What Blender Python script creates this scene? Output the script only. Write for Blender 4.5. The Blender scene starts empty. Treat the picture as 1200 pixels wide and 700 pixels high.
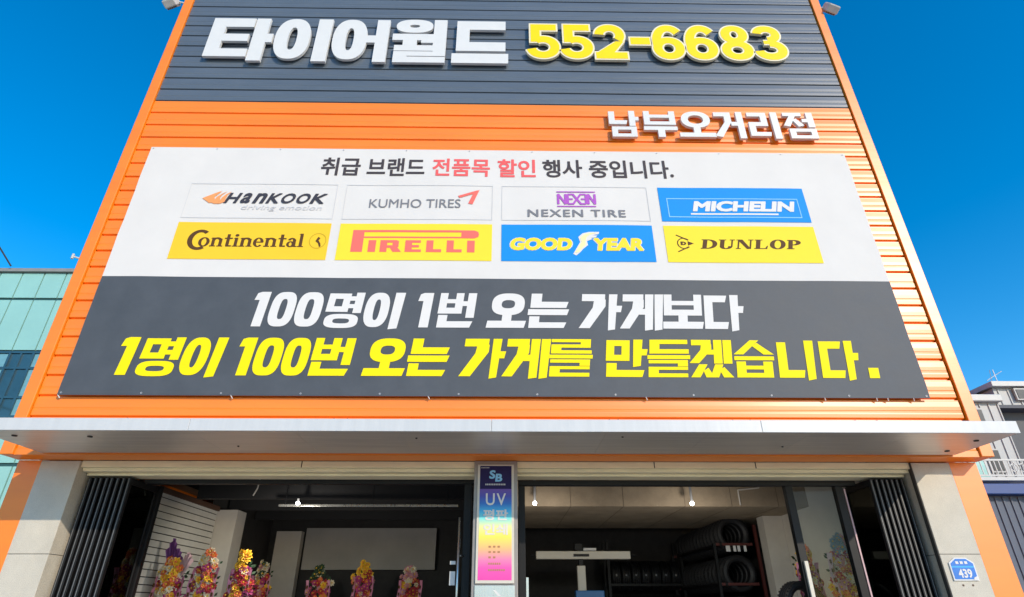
import bpy, bmesh, math, random
from mathutils import Vector, Matrix, noise
from mathutils.geometry import delaunay_2d_cdt
R_ = math.radians
rnd = random.Random(7)
scene = bpy.context.scene
COL = scene.collection

# ------------------------------------------------------------------ camera
cd = bpy.data.cameras.new('camera')
cd.sensor_width = 36.0
cd.lens = 682.2 / 1200 * 36
cd.clip_end = 2000
cam = bpy.data.objects.new('camera', cd)
COL.objects.link(cam)
_p, _y, _r = 0.48946, 0.01558, -0.00103
_f = Vector((math.sin(_y) * math.cos(_p), math.cos(_y) * math.cos(_p), math.sin(_p)))
_rt = Vector((math.cos(_y), -math.sin(_y), 0))
_up = _rt.cross(_f)
_R = _rt * math.cos(_r) + _up * math.sin(_r)
_U = _up * math.cos(_r) - _rt * math.sin(_r)
m = Matrix.Identity(4)
for i in range(3):
    m[i][0], m[i][1], m[i][2] = _R[i], _U[i], -_f[i]
m[0][3], m[1][3], m[2][3] = 0, 0, 1.6
cam.matrix_world = m
scene.camera = cam

# ------------------------------------------------------------------ light
SUN_EL, SUN_AZ = 24.0, 35.0
sd = Vector((math.sin(R_(SUN_AZ)) * math.cos(R_(SUN_EL)), -math.cos(R_(SUN_AZ)) * math.cos(R_(SUN_EL)), math.sin(R_(SUN_EL))))
w = bpy.data.worlds.new('World')
scene.world = w
w.use_nodes = True
nt = w.node_tree
bg = nt.nodes['Background']
sky = nt.nodes.new('ShaderNodeTexSky')
sky.sky_type = 'NISHITA'
sky.sun_disc = False
sky.sun_elevation = R_(SUN_EL)
sky.sun_rotation = math.atan2(sd.x, sd.y)
sky.air_density = 1.0
sky.dust_density = 0.3
sky.ozone_density = 3.0
hs = nt.nodes.new('ShaderNodeHueSaturation')
hs.inputs['Saturation'].default_value = 1.43
hs.inputs['Hue'].default_value = 0.497
hs.inputs['Value'].default_value = 1.6
nt.links.new(sky.outputs[0], hs.inputs['Color'])
nt.links.new(hs.outputs[0], bg.inputs[0])
bg.inputs[1].default_value = 0.15
sl = bpy.data.lights.new('sun', 'SUN')
sl.energy = 3.4
sl.angle = R_(0.5)
sl.color = (1.0, 0.87, 0.70)
so = bpy.data.objects.new('sun', sl)
so.rotation_euler = sd.to_track_quat('Z', 'Y').to_euler()
so.location = (20, -30, 30)
COL.objects.link(so)
vs = scene.view_settings
vs.view_transform = 'Standard'
vs.look = 'None'
vs.exposure = 0.0
vs.gamma = 1.0
vs.use_curve_mapping = False

# ------------------------------------------------------------------ materials
def mat(name, col, rough=0.6, metal=0.0, var=0.08, scale=6.0, bump=0.0, bscale=60.0, spec=0.5, coat=0.0,
        stretch=(1, 1, 1), col2=None, emit=None, estr=0.0, speck=None):
    mt = bpy.data.materials.new(name)
    mt.use_nodes = True
    n = mt.node_tree
    b = n.nodes['Principled BSDF']
    b.inputs['Roughness'].default_value = rough
    b.inputs['Metallic'].default_value = metal
    b.inputs['Specular IOR Level'].default_value = spec
    b.inputs['Coat Weight'].default_value = coat
    b.inputs['Coat Roughness'].default_value = 0.25
    tc = n.nodes.new('ShaderNodeTexCoord')
    mp = n.nodes.new('ShaderNodeMapping')
    mp.inputs['Scale'].default_value = stretch
    n.links.new(tc.outputs['Object'], mp.inputs[0])
    nz = n.nodes.new('ShaderNodeTexNoise')
    nz.inputs['Scale'].default_value = scale
    nz.inputs['Detail'].default_value = 6
    nz.inputs['Roughness'].default_value = 0.65
    n.links.new(mp.outputs[0], nz.inputs['Vector'])
    rp = n.nodes.new('ShaderNodeValToRGB')
    rp.color_ramp.elements[0].position = 0.3
    rp.color_ramp.elements[1].position = 0.7
    c2 = col2 or tuple(min(1, c * (1 + var)) for c in col)
    c1 = tuple(c * (1 - var) for c in col)
    rp.color_ramp.elements[0].color = (*c1, 1)
    rp.color_ramp.elements[1].color = (*c2, 1)
    n.links.new(nz.outputs['Fac'], rp.inputs[0])
    out = rp.outputs[0]
    if speck:
        n2 = n.nodes.new('ShaderNodeTexNoise')
        n2.inputs['Scale'].default_value = speck[0]
        n2.inputs['Detail'].default_value = 2
        n.links.new(tc.outputs['Object'], n2.inputs['Vector'])
        mx = n.nodes.new('ShaderNodeMix')
        mx.data_type = 'RGBA'
        mx.blend_type = 'MULTIPLY'
        mx.inputs['Factor'].default_value = 1
        r2 = n.nodes.new('ShaderNodeValToRGB')
        r2.color_ramp.elements[0].position = 0.42
        r2.color_ramp.elements[1].position = 0.52
        k = 1 - speck[1]
        r2.color_ramp.elements[0].color = (k, k, k, 1)
        r2.color_ramp.elements[1].color = (1, 1, 1, 1)
        n.links.new(n2.outputs['Fac'], r2.inputs[0])
        n.links.new(out, mx.inputs['A'])
        n.links.new(r2.outputs[0], mx.inputs['B'])
        out = mx.outputs['Result']
    n.links.new(out, b.inputs['Base Color'])
    mr = n.nodes.new('ShaderNodeMapRange')
    mr.inputs['To Min'].default_value = max(0.02, rough - 0.07)
    mr.inputs['To Max'].default_value = min(1, rough + 0.07)
    n.links.new(nz.outputs['Fac'], mr.inputs['Value'])
    n.links.new(mr.outputs[0], b.inputs['Roughness'])
    if bump:
        n3 = n.nodes.new('ShaderNodeTexNoise')
        n3.inputs['Scale'].default_value = bscale
        n3.inputs['Detail'].default_value = 4
        n.links.new(mp.outputs[0], n3.inputs['Vector'])
        bp = n.nodes.new('ShaderNodeBump')
        bp.inputs['Strength'].default_value = bump
        bp.inputs['Distance'].default_value = 0.02
        n.links.new(n3.outputs['Fac'], bp.inputs['Height'])
        n.links.new(bp.outputs[0], b.inputs['Normal'])
    if emit:
        b.inputs['Emission Color'].default_value = (*emit, 1)
        b.inputs['Emission Strength'].default_value = estr
    return mt

def glass_mat(name, tint, refl=0.08, rough=0.02):
    mt = bpy.data.materials.new(name)
    mt.use_nodes = True
    n = mt.node_tree
    n.nodes.remove(n.nodes['Principled BSDF'])
    tr = n.nodes.new('ShaderNodeBsdfTransparent')
    tr.inputs[0].default_value = (*tint, 1)
    gl = n.nodes.new('ShaderNodeBsdfGlossy')
    gl.inputs['Roughness'].default_value = rough
    gl.inputs[0].default_value = (0.9, 0.95, 0.93, 1)
    lw = n.nodes.new('ShaderNodeLayerWeight')
    lw.inputs[0].default_value = 0.5
    pw = n.nodes.new('ShaderNodeMath'); pw.operation = 'POWER'
    pw.inputs[1].default_value = 5.0
    n.links.new(lw.outputs['Facing'], pw.inputs[0])
    ad = n.nodes.new('ShaderNodeMath'); ad.operation = 'MULTIPLY_ADD'
    ad.inputs[1].default_value = 0.8
    ad.inputs[2].default_value = refl
    n.links.new(pw.outputs[0], ad.inputs[0])
    mx = n.nodes.new('ShaderNodeMixShader')
    n.links.new(ad.outputs[0], mx.inputs[0])
    n.links.new(tr.outputs[0], mx.inputs[1])
    n.links.new(gl.outputs[0], mx.inputs[2])
    n.links.new(mx.outputs[0], n.nodes['Material Output'].inputs[0])
    return mt

M = {}
M['orange'] = mat('orange_painted_metal', (0.96, 0.225, 0.003), 0.385, var=0.08, scale=1.2, stretch=(0.4, 1, 2.5), spec=0.85, coat=0.0, bump=0.05, bscale=3)
M['charcoal'] = mat('charcoal_painted_metal', (0.10, 0.122, 0.15), 0.40, var=0.10, scale=1.5, stretch=(0.4, 1, 2.5), spec=0.5, coat=0.3, bump=0.05, bscale=3)
M['white_fascia'] = mat('white_fascia_metal', (0.58, 0.58, 0.575), 0.35, var=0.05, scale=2, stretch=(5, 1, .6), coat=0.1)
M['soffit'] = mat('brushed_metal_soffit', (0.74, 0.68, 0.60), 0.42, 0.6, var=0.10, scale=3, stretch=(0.3, 4, 4), bump=0.05, bscale=3)
M['stone'] = mat('beige_granite', (0.60, 0.55, 0.46), 0.7, var=0.10, scale=2.5, speck=(160, 0.22), bump=0.15, bscale=120)
M['joint'] = mat('dark_joint_seal', (0.05, 0.045, 0.04), 0.9)
M['cream'] = mat('cream_lintel_metal', (0.86, 0.75, 0.50), 0.55, var=0.12, scale=3, stretch=(0.5, 1, 4))
M['black_alu'] = mat('black_aluminium', (0.007, 0.007, 0.008), 0.5, 0.0, spec=0.3, var=0.15)
M['silver_edge'] = mat('aluminium_edge', (0.15, 0.15, 0.15), 0.5, 0.2, var=0.05)
M['steel'] = mat('stainless_steel', (0.62, 0.62, 0.60), 0.28, 0.9, var=0.06, stretch=(3, 3, .4))
M['letter_white'] = mat('white_acrylic', (0.69, 0.685, 0.665), 0.45, var=0.02)
M['letter_side'] = mat('cream_trim_cap', (0.78, 0.70, 0.50), 0.5, var=0.03)
M['letter_yellow'] = mat('yellow_acrylic', (0.92, 0.66, 0.002), 0.5, var=0.02, spec=0.25)
M['bn_white'] = mat('banner_white_fabric', (0.70, 0.665, 0.63), 0.75, var=0.03, scale=1.5, bump=0.22, bscale=2.2, spec=0.25)
M['bn_dark'] = mat('banner_slate_fabric', (0.072, 0.080, 0.092), 0.62, var=0.12, scale=2.5, bump=0.35, bscale=2.2, spec=0.4)
def ink(name, c, rough=0.7): M[name] = mat(name, c, rough, var=0.02, scale=3, spec=0.25)
ink('ink_white', (0.73, 0.70, 0.67)); ink('ink_yellow', (0.92, 0.74, 0.002)); ink('ink_black', (0.06, 0.05, 0.055))
ink('ink_red', (0.80, 0.12, 0.12)); ink('ink_amber', (0.88, 0.55, 0.03)); ink('ink_lemon', (0.90, 0.68, 0.04))
ink('ink_blue', (0.005, 0.26, 0.72)); ink('ink_grey', (0.20, 0.20, 0.22)); ink('ink_pale_grey', (0.56, 0.55, 0.56))
ink('ink_flame', (0.85, 0.33, 0.12)); ink('ink_purple', (0.42, 0.10, 0.50)); ink('ink_charcoal', (0.045, 0.045, 0.06))
ink('ink_rose', (0.83, 0.16, 0.13)); ink('ink_pale_yellow', (0.88, 0.78, 0.40)); ink('ink_brown', (0.10, 0.045, 0.015)); ink('ink_outline', (0.60, 0.59, 0.59))
ink('ink_pale_blue', (0.25, 0.55, 0.82)); ink('ink_navy', (0.02, 0.015, 0.08)); ink('ink_gold', (0.55, 0.36, 0.02))
M['concrete'] = mat('bare_concrete', (0.33, 0.26, 0.18), 0.85, var=0.22, scale=2.2, bump=0.25, bscale=25)
M['white_panel'] = mat('white_sandwich_panel', (0.66, 0.64, 0.58), 0.55, var=0.05)
M['plaster'] = mat('pale_plaster', (0.58, 0.54, 0.48), 0.85, var=0.07, scale=3)
M['grey_board'] = mat('grey_board', (0.42, 0.40, 0.37), 0.7, var=0.12, scale=1.2)
M['black_paint'] = mat('black_ceiling_paint', (0.012, 0.012, 0.013), 0.8, var=0.2)
M['dark_wall'] = mat('dark_workshop_wall', (0.035, 0.033, 0.032), 0.8, var=0.25)
M['floor'] = mat('workshop_floor_paint', (0.22, 0.22, 0.21), 0.5, var=0.15)
M['ground'] = mat('concrete_apron', (0.50, 0.44, 0.36), 0.9, var=0.18, scale=0.8, bump=0.2)
M['rubber'] = mat('tyre_rubber', (0.009, 0.009, 0.011), 0.55, var=0.2)
M['rack_red'] = mat('red_oxide_steel', (0.085, 0.014, 0.010), 0.6, var=0.15)
M['sticker'] = mat('white_paper', (0.7, 0.7, 0.7), 0.7, var=0.03)
M['machine_white'] = mat('machine_white', (0.62, 0.58, 0.50), 0.45, var=0.04)
M['machine_blue'] = mat('machine_blue', (0.03, 0.14, 0.36), 0.45)
M['lamp'] = mat('lit_lamp', (0.9, 0.9, 0.9), 0.4, emit=(0.92, 0.97, 1.0), estr=26)
M['lamp_body'] = mat('lamp_body', (0.55, 0.55, 0.56), 0.45, 0.3)
M['flood_white'] = mat('floodlight_shell', (0.52, 0.52, 0.50), 0.45)
M['flood_lens'] = mat('floodlight_lens', (0.30, 0.24, 0.16), 0.2)
M['pink'] = mat('pink_ribbon', (0.62, 0.22, 0.33), 0.5); M['rose_wrap'] = mat('pale_pink_wrap', (0.62, 0.42, 0.44), 0.6)
M['purple'] = mat('purple_wrap', (0.18, 0.06, 0.22), 0.55); M['leaf'] = mat('dark_leaves', (0.03, 0.07, 0.03), 0.6, var=0.3)
M['fl_red'] = mat('red_petals', (0.45, 0.03, 0.04), 0.6); M['fl_yellow'] = mat('yellow_petals', (0.80, 0.48, 0.03), 0.6)
M['fl_orange'] = mat('orange_petals', (0.75, 0.18, 0.06), 0.6); M['fl_cream'] = mat('cream_petals', (0.75, 0.66, 0.48), 0.6)
M['fl_magenta'] = mat('magenta_petals', (0.45, 0.05, 0.18), 0.6); M['fl_blue'] = mat('blue_grey_petals', (0.22, 0.34, 0.42), 0.6); M['fl_pink'] = mat('pink_petals', (0.62, 0.28, 0.32), 0.6)
M['wood'] = mat('easel_wood', (0.30, 0.18, 0.08), 0.7)
M['mint'] = mat('mint_glass_panel', (0.30, 0.56, 0.50), 0.22, var=0.05, scale=0.6, coat=0.5)
M['mint_win'] = mat('dark_blue_window', (0.03, 0.09, 0.13), 0.08, var=0.3, scale=0.5, coat=0.5)
M['mullion'] = mat('dark_green_mullion', (0.03, 0.09, 0.09), 0.4)
M['pale_win'] = mat('pale_window_panel', (0.16, 0.36, 0.42), 0.15, var=0.1)
M['siding'] = mat('grey_standing_seam', (0.42, 0.42, 0.41), 0.5, var=0.08, scale=1, stretch=(2, 2, .3))
M['grey_render'] = mat('grey_render', (0.13, 0.13, 0.135), 0.85, var=0.08)
M['roof_dark'] = mat('dark_roof_sheet', (0.05, 0.055, 0.075), 0.6)
M['blue_trim'] = mat('blue_roof_edge', (0.02, 0.06, 0.22), 0.5)
M['blue_grey'] = mat('blue_grey_sheet', (0.10, 0.12, 0.16), 0.7, var=0.1)
M['cable'] = mat('black_cable', (0.02, 0.02, 0.02), 0.7)
M['shade_black'] = mat('window_black', (0.01, 0.01, 0.012), 0.3)
M['blue_plate'] = mat('blue_enamel', (0.01, 0.17, 0.60), 0.35); M['blue_plate_light'] = mat('light_blue_enamel', (0.03, 0.38, 0.80), 0.35)
M['purple_rail'] = mat('brown_trim', (0.10, 0.05, 0.03), 0.6)
G_CLEAR = glass_mat('clear_door_glass', (0.92, 0.94, 0.93), 0.006)
G_DARK = glass_mat('dark_folded_glass', (0.10, 0.22, 0.17), 0.02)

# banner print gradient for the tall sign: printed colour bands (artwork on the sheet)
def sign_gradient():
    mt = bpy.data.materials.new('rainbow_print')
    mt.use_nodes = True
    n = mt.node_tree
    b = n.nodes['Principled BSDF']
    b.inputs['Roughness'].default_value = 0.45
    tc = n.nodes.new('ShaderNodeTexCoord')
    sp = n.nodes.new('ShaderNodeSeparateXYZ')
    n.links.new(tc.outputs['Generated'], sp.inputs[0])
    rp = n.nodes.new('ShaderNodeValToRGB')
    cr = rp.color_ramp
    stops = [(0.0, (0.80, 0.06, 0.38)), (0.10, (0.82, 0.09, 0.42)), (0.17, (0.84, 0.22, 0.42)), (0.25, (0.88, 0.45, 0.22)), (0.36, (0.92, 0.76, 0.10)),
             (0.45, (0.80, 0.82, 0.35)), (0.52, (0.20, 0.72, 0.72)), (0.58, (0.06, 0.48, 0.80)), (0.65, (0.02, 0.16, 0.55)), (0.72, (0.06, 0.06, 0.40)), (0.785, (0.14, 0.06, 0.33))]
    while len(cr.elements) < len(stops):
        cr.elements.new(0.5)
    for e, (p, c) in zip(cr.elements, stops):
        e.position = p
        e.color = (*c, 1)
    n.links.new(sp.outputs[2], rp.inputs[0])
    n.links.new(rp.outputs[0], b.inputs['Base Color'])
    return mt
M['rainbow'] = sign_gradient()

# ------------------------------------------------------------------ object helpers
def tag(o, label=None, cat=None, group=None, kind=None):
    if label: o['label'] = label
    if cat: o['category'] = cat
    if group: o['group'] = group
    if kind: o['kind'] = kind
    return o

def thing(name, label, cat, loc=(0, 0, 0), rz=0.0, group=None):
    o = bpy.data.objects.new(name, None)
    COL.objects.link(o)
    o.empty_display_size = 0.2
    o.location = loc
    o.rotation_euler = (0, 0, rz)
    return tag(o, label, cat, group)

def origin(o):
    v = Vector((0, 0, 0))
    while o:
        v += o.location
        o = o.parent
    return v

class MB:
    def __init__(s): s.v, s.f, s.mi = [], [], []
    def add(s, vs, fs, k=0):
        b = len(s.v)
        s.v += [tuple(x) for x in vs]
        s.f += [tuple(b + i for i in f) for f in fs]
        s.mi += [k] * len(fs)
        return s
    def box(s, x0, y0, z0, x1, y1, z1, k=0):
        return s.add([(x0, y0, z0), (x1, y0, z0), (x1, y1, z0), (x0, y1, z0), (x0, y0, z1), (x1, y0, z1), (x1, y1, z1), (x0, y1, z1)],
                     [(0, 3, 2, 1), (4, 5, 6, 7), (0, 1, 5, 4), (1, 2, 6, 5), (2, 3, 7, 6), (3, 0, 4, 7)], k)
    def bar(s, a, b, r, n=8, k=0, r2=None):
        a, b = Vector(a), Vector(b)
        d = (b - a).normalized()
        u = d.orthogonal().normalized()
        q = d.cross(u)
        r2 = r if r2 is None else r2
        vs = [a + (u * math.cos(2 * math.pi * i / n) + q * math.sin(2 * math.pi * i / n)) * r for i in range(n)]
        vs += [b + (u * math.cos(2 * math.pi * i / n) + q * math.sin(2 * math.pi * i / n)) * r2 for i in range(n)]
        fs = [(i, (i + 1) % n, n + (i + 1) % n, n + i) for i in range(n)] + [tuple(range(n))[::-1], tuple(range(n, 2 * n))]
        return s.add(vs, fs, k)
    def lathe(s, c, axis, prof, n=28, k=0):
        # prof: (radius, along) pairs, closed ring
        c = Vector(c); d = Vector(axis).normalized(); u = d.orthogonal().normalized(); q = d.cross(u)
        vs = []
        for i in range(n):
            a = 2 * math.pi * i / n
            e = u * math.cos(a) + q * math.sin(a)
            vs += [c + e * r + d * t for r, t in prof]
        mlen = len(prof)
        fs = []
        for i in range(n):
            for j in range(mlen):
                j2 = (j + 1) % mlen
                i2 = (i + 1) % n
                fs.append((i * mlen + j, i * mlen + j2, i2 * mlen + j2, i2 * mlen + j))
        return s.add(vs, fs, k)
    def build(s, name, mats, parent=None, smooth=False, bevel=0.0, local=False):
        me = bpy.data.meshes.new(name)
        off = origin(parent) if (parent and not local) else Vector((0, 0, 0))
        me.from_pydata([(x - off.x, y - off.y, z - off.z) for x, y, z in s.v], [], s.f)
        if not isinstance(mats, (list, tuple)): mats = [mats]
        for q in mats: me.materials.append(q)
        if len(mats) > 1:
            me.polygons.foreach_set('material_index', s.mi)
        if smooth:
            me.polygons.foreach_set('use_smooth', [True] * len(me.polygons))
        bm = bmesh.new(); bm.from_mesh(me)
        bmesh.ops.recalc_face_normals(bm, faces=bm.faces)
        bm.to_mesh(me); bm.free()
        me.update()
        o = bpy.data.objects.new(name, me)
        COL.objects.link(o)
        if parent: o.parent = parent
        if bevel:
            b = o.modifiers.new('bevel', 'BEVEL'); b.width = bevel; b.segments = 2; b.limit_method = 'ANGLE'
        return o

# ------------------------------------------------------------------ 2D lettering kit (unit boxes, strokes, union by CDT)
def Q(x0, z0, x1, z1): return [(x0, z0), (x1, z0), (x1, z1), (x0, z1)]
def O(x0, z0, x1, z1, tx, tz, n=2.2, a0=0, a1=360, seg=40):
    cx, cz, rx, rz = (x0 + x1) / 2, (z0 + z1) / 2, (x1 - x0) / 2, (z1 - z0) / 2
    def pt(a, ax, az):
        c, s_ = math.cos(a), math.sin(a)
        return (cx + ax * math.copysign(abs(c) ** (2 / n), c), cz + az * math.copysign(abs(s_) ** (2 / n), s_))
    ns = max(4, int(seg * abs(a1 - a0) / 360))
    out = []
    for i in range(ns):
        t0 = R_(a0 + (a1 - a0) * i / ns); t1 = R_(a0 + (a1 - a0) * (i + 1) / ns)
        out.append([pt(t0, rx, rz), pt(t1, rx, rz), pt(t1, rx - tx, rz - tz), pt(t0, rx - tx, rz - tz)])
    return out
def RR(x0, z0, x1, z1, tx, tz):
    return [Q(x0, z0, x0 + tx, z1), Q(x1 - tx, z0, x1, z1), Q(x0, z0, x1, z0 + tz), Q(x0, z1 - tz, x1, z1)]
def disc(cx, cz, rx, rz, n=20):
    return [(cx + rx * math.cos(2 * math.pi * i / n), cz + rz * math.sin(2 * math.pi * i / n)) for i in range(n)]

# heavy slogan alphabet
def rieul(z):  # dense three-bar consonant from z to z+.45
    return [Q(0, z + .36, .97, z + .45), Q(.72, z + .28, .97, z + .37), Q(0, z + .19, .97, z + .27), Q(0, z + .1, .25, z + .2), Q(0, z, .97, z + .10)]
HV = {
 '1': [[(.10, .96), (.36, 1), (1, 1), (1, 0), (.36, 0), (.36, .76), (0, .76)]],
 '0': O(0, 0, 1, 1, .36, .21, 3),
 '명': RR(0, .43, .62, .97, .2, .16) + [Q(.76, .40, 1, 1), Q(.6, .76, .78, .89), Q(.6, .54, .78, .66)] + O(.03, -.03, .97, .37, .24, .13, 3),
 '이': O(0, 0, .64, 1, .24, .2, 2.6) + [[(.72, -.06), (.95, -.03), (1, 1), (.74, 1)]],
 '번': [Q(0, .4, .21, 1), Q(.44, .4, .65, 1), Q(0, .4, .65, .57), Q(0, .7, .65, .82), Q(.63, .62, .8, .76), Q(.77, .28, 1, 1), Q(.03, 0, .28, .36), [(.03, 0), (.92, 0), (.98, .18), (.03, .18)]],
 '오': O(.08, .36, .92, 1, .25, .2, 2.6) + [Q(.38, .17, .62, .39), [(0, 0), (.96, 0), (1, .2), (.02, .2)]],
 '는': [Q(.02, .58, .30, 1), [(.02, .58), (.95, .58), (1, .76), (.02, .76)], [(-.03, .37), (.98, .37), (1.03, .54), (-.03, .54)], Q(.02, 0, .28, .33), [(.02, 0), (.92, 0), (.98, .16), (.02, .16)]],
 '가': [Q(.02, .79, .62, 1), [(.34, .84), (.64, .84), (.64, .64), (.26, 0), (-.02, 0), (.31, .6)], [(.72, -.06), (.90, -.03), (.94, 1), (.72, 1)], [(.88, .47), (1.04, .47), (1.07, .66), (.88, .66)]],
 '게': [Q(.02, .79, .52, 1), [(.28, .84), (.53, .84), (.53, .62), (.2, 0), (-.03, 0), (.25, .58)], Q(.42, .40, .62, .57), [(.56, -.06), (.745, -.03), (.765, 1), (.56, 1)], [(.79, -.06), (.97, -.03), (1, 1), (.79, 1)]],
 '보': [Q(0, .38, .21, 1), Q(.79, .38, 1, 1), Q(0, .38, 1, .55), Q(0, .68, 1, .81), Q(.38, .15, .62, .4), [(-.02, 0), (1.0, 0), (1.04, .2), (-.02, .2)]],
 '다': [[(0, .78), (.57, .78), (.62, .98), (0, .98)], Q(0, 0, .23, .98), [(0, 0), (.60, 0), (.64, .2), (0, .2)], [(.71, -.07), (.90, -.03), (.93, 1), (.70, 1)], [(.88, .47), (1.04, .47), (1.07, .67), (.88, .67)]],
 '를': [Q(0, .915, .97, 1.0), Q(.72, .85, .97, .93), Q(0, .765, .97, .855), Q(0, .69, .25, .77), Q(0, .605, 1, .695), Q(-.03, .475, 1.03, .575)] + rieul(0),
 '만': RR(0, .42, .58, .98, .2, .16) + [[(.67, .26), (.86, .29), (.9, 1), (.67, 1)], [(.86, .57), (1.0, .57), (1.03, .74), (.86, .74)], Q(.02, 0, .27, .36), [(.02, 0), (.9, 0), (.95, .18), (.02, .18)]],
 '들': [Q(.02, .88, .97, 1), Q(.02, .64, .27, 1), Q(.02, .62, 1, .74), Q(-.03, .475, 1.03, .58)] + rieul(0),
 '겠': [Q(.02, .85, .5, 1), [(.26, .88), (.51, .88), (.51, .74), (.2, .37), (-.03, .37), (.24, .72)], Q(.4, .6, .6, .73), Q(.56, .36, .765, 1), Q(.79, .36, 1, 1),
       [(.20, .34), (.40, .34), (.22, 0), (0, 0)], [(.30, .17), (.42, .25), (.56, 0), (.36, 0)], [(.58, .34), (.78, .34), (.66, 0), (.46, 0)], [(.68, .2), (.80, .27), (1.02, 0), (.78, 0)]],
 '습': [[(.42, 1), (.66, 1), (.22, .61), (-.04, .61)], [(.47, .84), (.60, .93), (1.04, .61), (.76, .61)], Q(-.03, .455, 1.03, .56), Q(.02, 0, .27, .42), Q(.73, 0, .98, .42), Q(.02, 0, .98, .12), Q(.02, .21, .98, .31)],
 '니': [Q(0, 0, .25, .95), [(0, 0), (.66, 0), (.70, .2), (0, .2)], [(.76, -.07), (.97, -.03), (1, 1), (.75, 1)]],
 '.': [Q(0, 0, 1, 1)],
}
TITLE = {
 '타': [Q(0, .09, .22, 1), Q(0, .79, .66, 1), Q(0, .45, .62, .62), Q(0, .09, .66, .27), Q(.68, 0, .90, 1.0), Q(.88, .43, 1.0, .63)],
 '이': O(0, .05, .64, 1, .24, .21, 2.4) + [Q(.74, 0, 1, 1)],
 '어': O(0, .05, .62, 1, .24, .21, 2.4) + [Q(.56, .45, .8, .62), Q(.77, 0, 1, 1)],
 '월': O(.05, .70, .74, 1.02, .25, .125, 2.4) + [Q(0, .52, .76, .67), Q(.2, .36, .46, .54), Q(.54, .46, .8, .56), Q(.76, .34, 1, 1.02), Q(.05, .27, 1, .40), Q(.77, .21, 1, .29), Q(.05, .15, 1, .255), Q(.05, .10, .3, .17), Q(.05, .0, 1, .13)],
 '드': [Q(.07, .79, .95, 1), Q(.07, .28, .30, 1), Q(.07, .28, .95, .49), Q(0, 0, 1, .22)],
}
BRANCH = {
 '남': [Q(0, .5, .2, .97), [(0, .47), (.58, .47), (.62, .62), (0, .62)], Q(.68, .4, .88, 1), Q(.86, .62, 1, .76)] + RR(.08, -.02, .9, .37, .19, .12),
 '부': [Q(0, .46, .19, 1), Q(.81, .46, 1, 1), Q(0, .46, 1, .59), Q(0, .74, 1, .86), Q(-.03, .25, 1.03, .39), Q(.4, -.02, .62, .28)],
 '오': O(.08, .36, .92, 1, .2, .15, 2.2) + [Q(.4, .13, .6, .4), Q(-.02, 0, 1.02, .16)],
 '거': [Q(.03, .82, .58, .98), [(.36, .86), (.58, .86), (.58, .6), (.2, 0), (-.03, .05), (.36, .6)], Q(.56, .45, .8, .6), Q(.76, -.04, .97, 1)],
 '리': [Q(.02, .83, .62, .98), Q(.42, .48, .62, .97), Q(.02, .45, .62, .6), Q(.02, .06, .22, .6), [(.02, .06), (.64, .06), (.67, .21), (.02, .21)], Q(.76, -.04, .97, 1)],
 '점': [Q(.02, .86, .62, .99), [(.24, .9), (.44, .9), (.18, .44), (-.02, .48)], [(.28, .72), (.42, .76), (.64, .49), (.45, .44)], Q(.6, .62, .8, .75), Q(.77, .42, .98, 1)] + RR(.12, -.02, .98, .36, .19, .12),
}
def arcs(cx, cz, rx, rz, a0, a1, t): return O(cx - rx, cz - rz, cx + rx, cz + rz, t, t, 2.1, a0, a1, 44)
def DIG(t):   # numerals on a .64 x 1 box, t = stroke
    e = (.22 - t) / 2
    return {
     '5': [Q(.06 + e, 1 - e - t, .59 - e, 1 - e), Q(.05 + e, .45 + e, .05 + e + t * 1.02, 1 - e)] + arcs(.305, .33, .335 - e, .33 - e, -168, 128, t) + [Q(.06 + e, .46 + e, .26, .58 - e)],
     '2': arcs(.32, .68, .31 - e, .32 - e, -40, 176, t) + [[(.40 + e, .50), (.60 - e, .50), (.36 - e, .12), (.02 + e, e), (.02 + e, .17)], Q(.01 + e, e, .65 - e, e + t)],
     '6': O(.0 + e, e, .64 - e, .65 - e, t, t * .95, 2.1) + arcs(.345, .5, .345 - e, .5 - e, 42, 200, t),
     '8': O(.04 + e, .45 + e, .60 - e, 1 - e, t, t * .86, 2.1) + O(e, e, .64 - e, .57 - e, t, t * .9, 2.1),
     '3': arcs(.29, .735, .285 - e, .265 - e, -90, 172, t * .95) + arcs(.30, .295, .335 - e, .295 - e, -172, 90, t) + [Q(.2, .44 + e, .42, .58 - e)],
     '-': [Q(.02 + e, .40 + e, .44 - e, .64 - e)],
    }

def union(polys):
    vs, fs = [], []
    for p in polys:
        a = sum(p[i][0] * p[(i + 1) % len(p)][1] - p[(i + 1) % len(p)][0] * p[i][1] for i in range(len(p)))
        if abs(a) < 4e-6: continue
        if a < 0: p = p[::-1]
        fs.append(list(range(len(vs), len(vs) + len(p))))
        vs += [Vector(q) for q in p]
    ov, oe, of, _a, _b, fo = delaunay_2d_cdt(vs, [], fs, 1, 1e-5, True)
    keep = [tuple(f) for f, o in zip(of, fo) if len(o)]
    return [(v.x, v.y) for v in ov], keep

def place(polys, x0, z0, x1, z1, k=0.0):
    return [[(x0 + a * (x1 - x0) + k * (b * (z1 - z0)), z0 + b * (z1 - z0)) for a, b in p] for p in polys]

def extrude2d(v2, f2, yf, yb):
    """front sheet at yf, back at yb (yf < yb), side walls on the outline"""
    n = len(v2)
    vs = [(x, yf, z) for x, z in v2] + [(x, yb, z) for x, z in v2]
    fs = [tuple(f) for f in f2] + [tuple(i + n for i in f[::-1]) for f in f2]
    cnt = {}
    for f in f2:
        for i in range(len(f)):
            a, b = f[i], f[(i + 1) % len(f)]
            cnt[(a, b)] = 1
    for (a, b) in list(cnt):
        if (b, a) not in cnt: fs.append((b, a, a + n, b + n))
    return vs, fs

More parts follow.
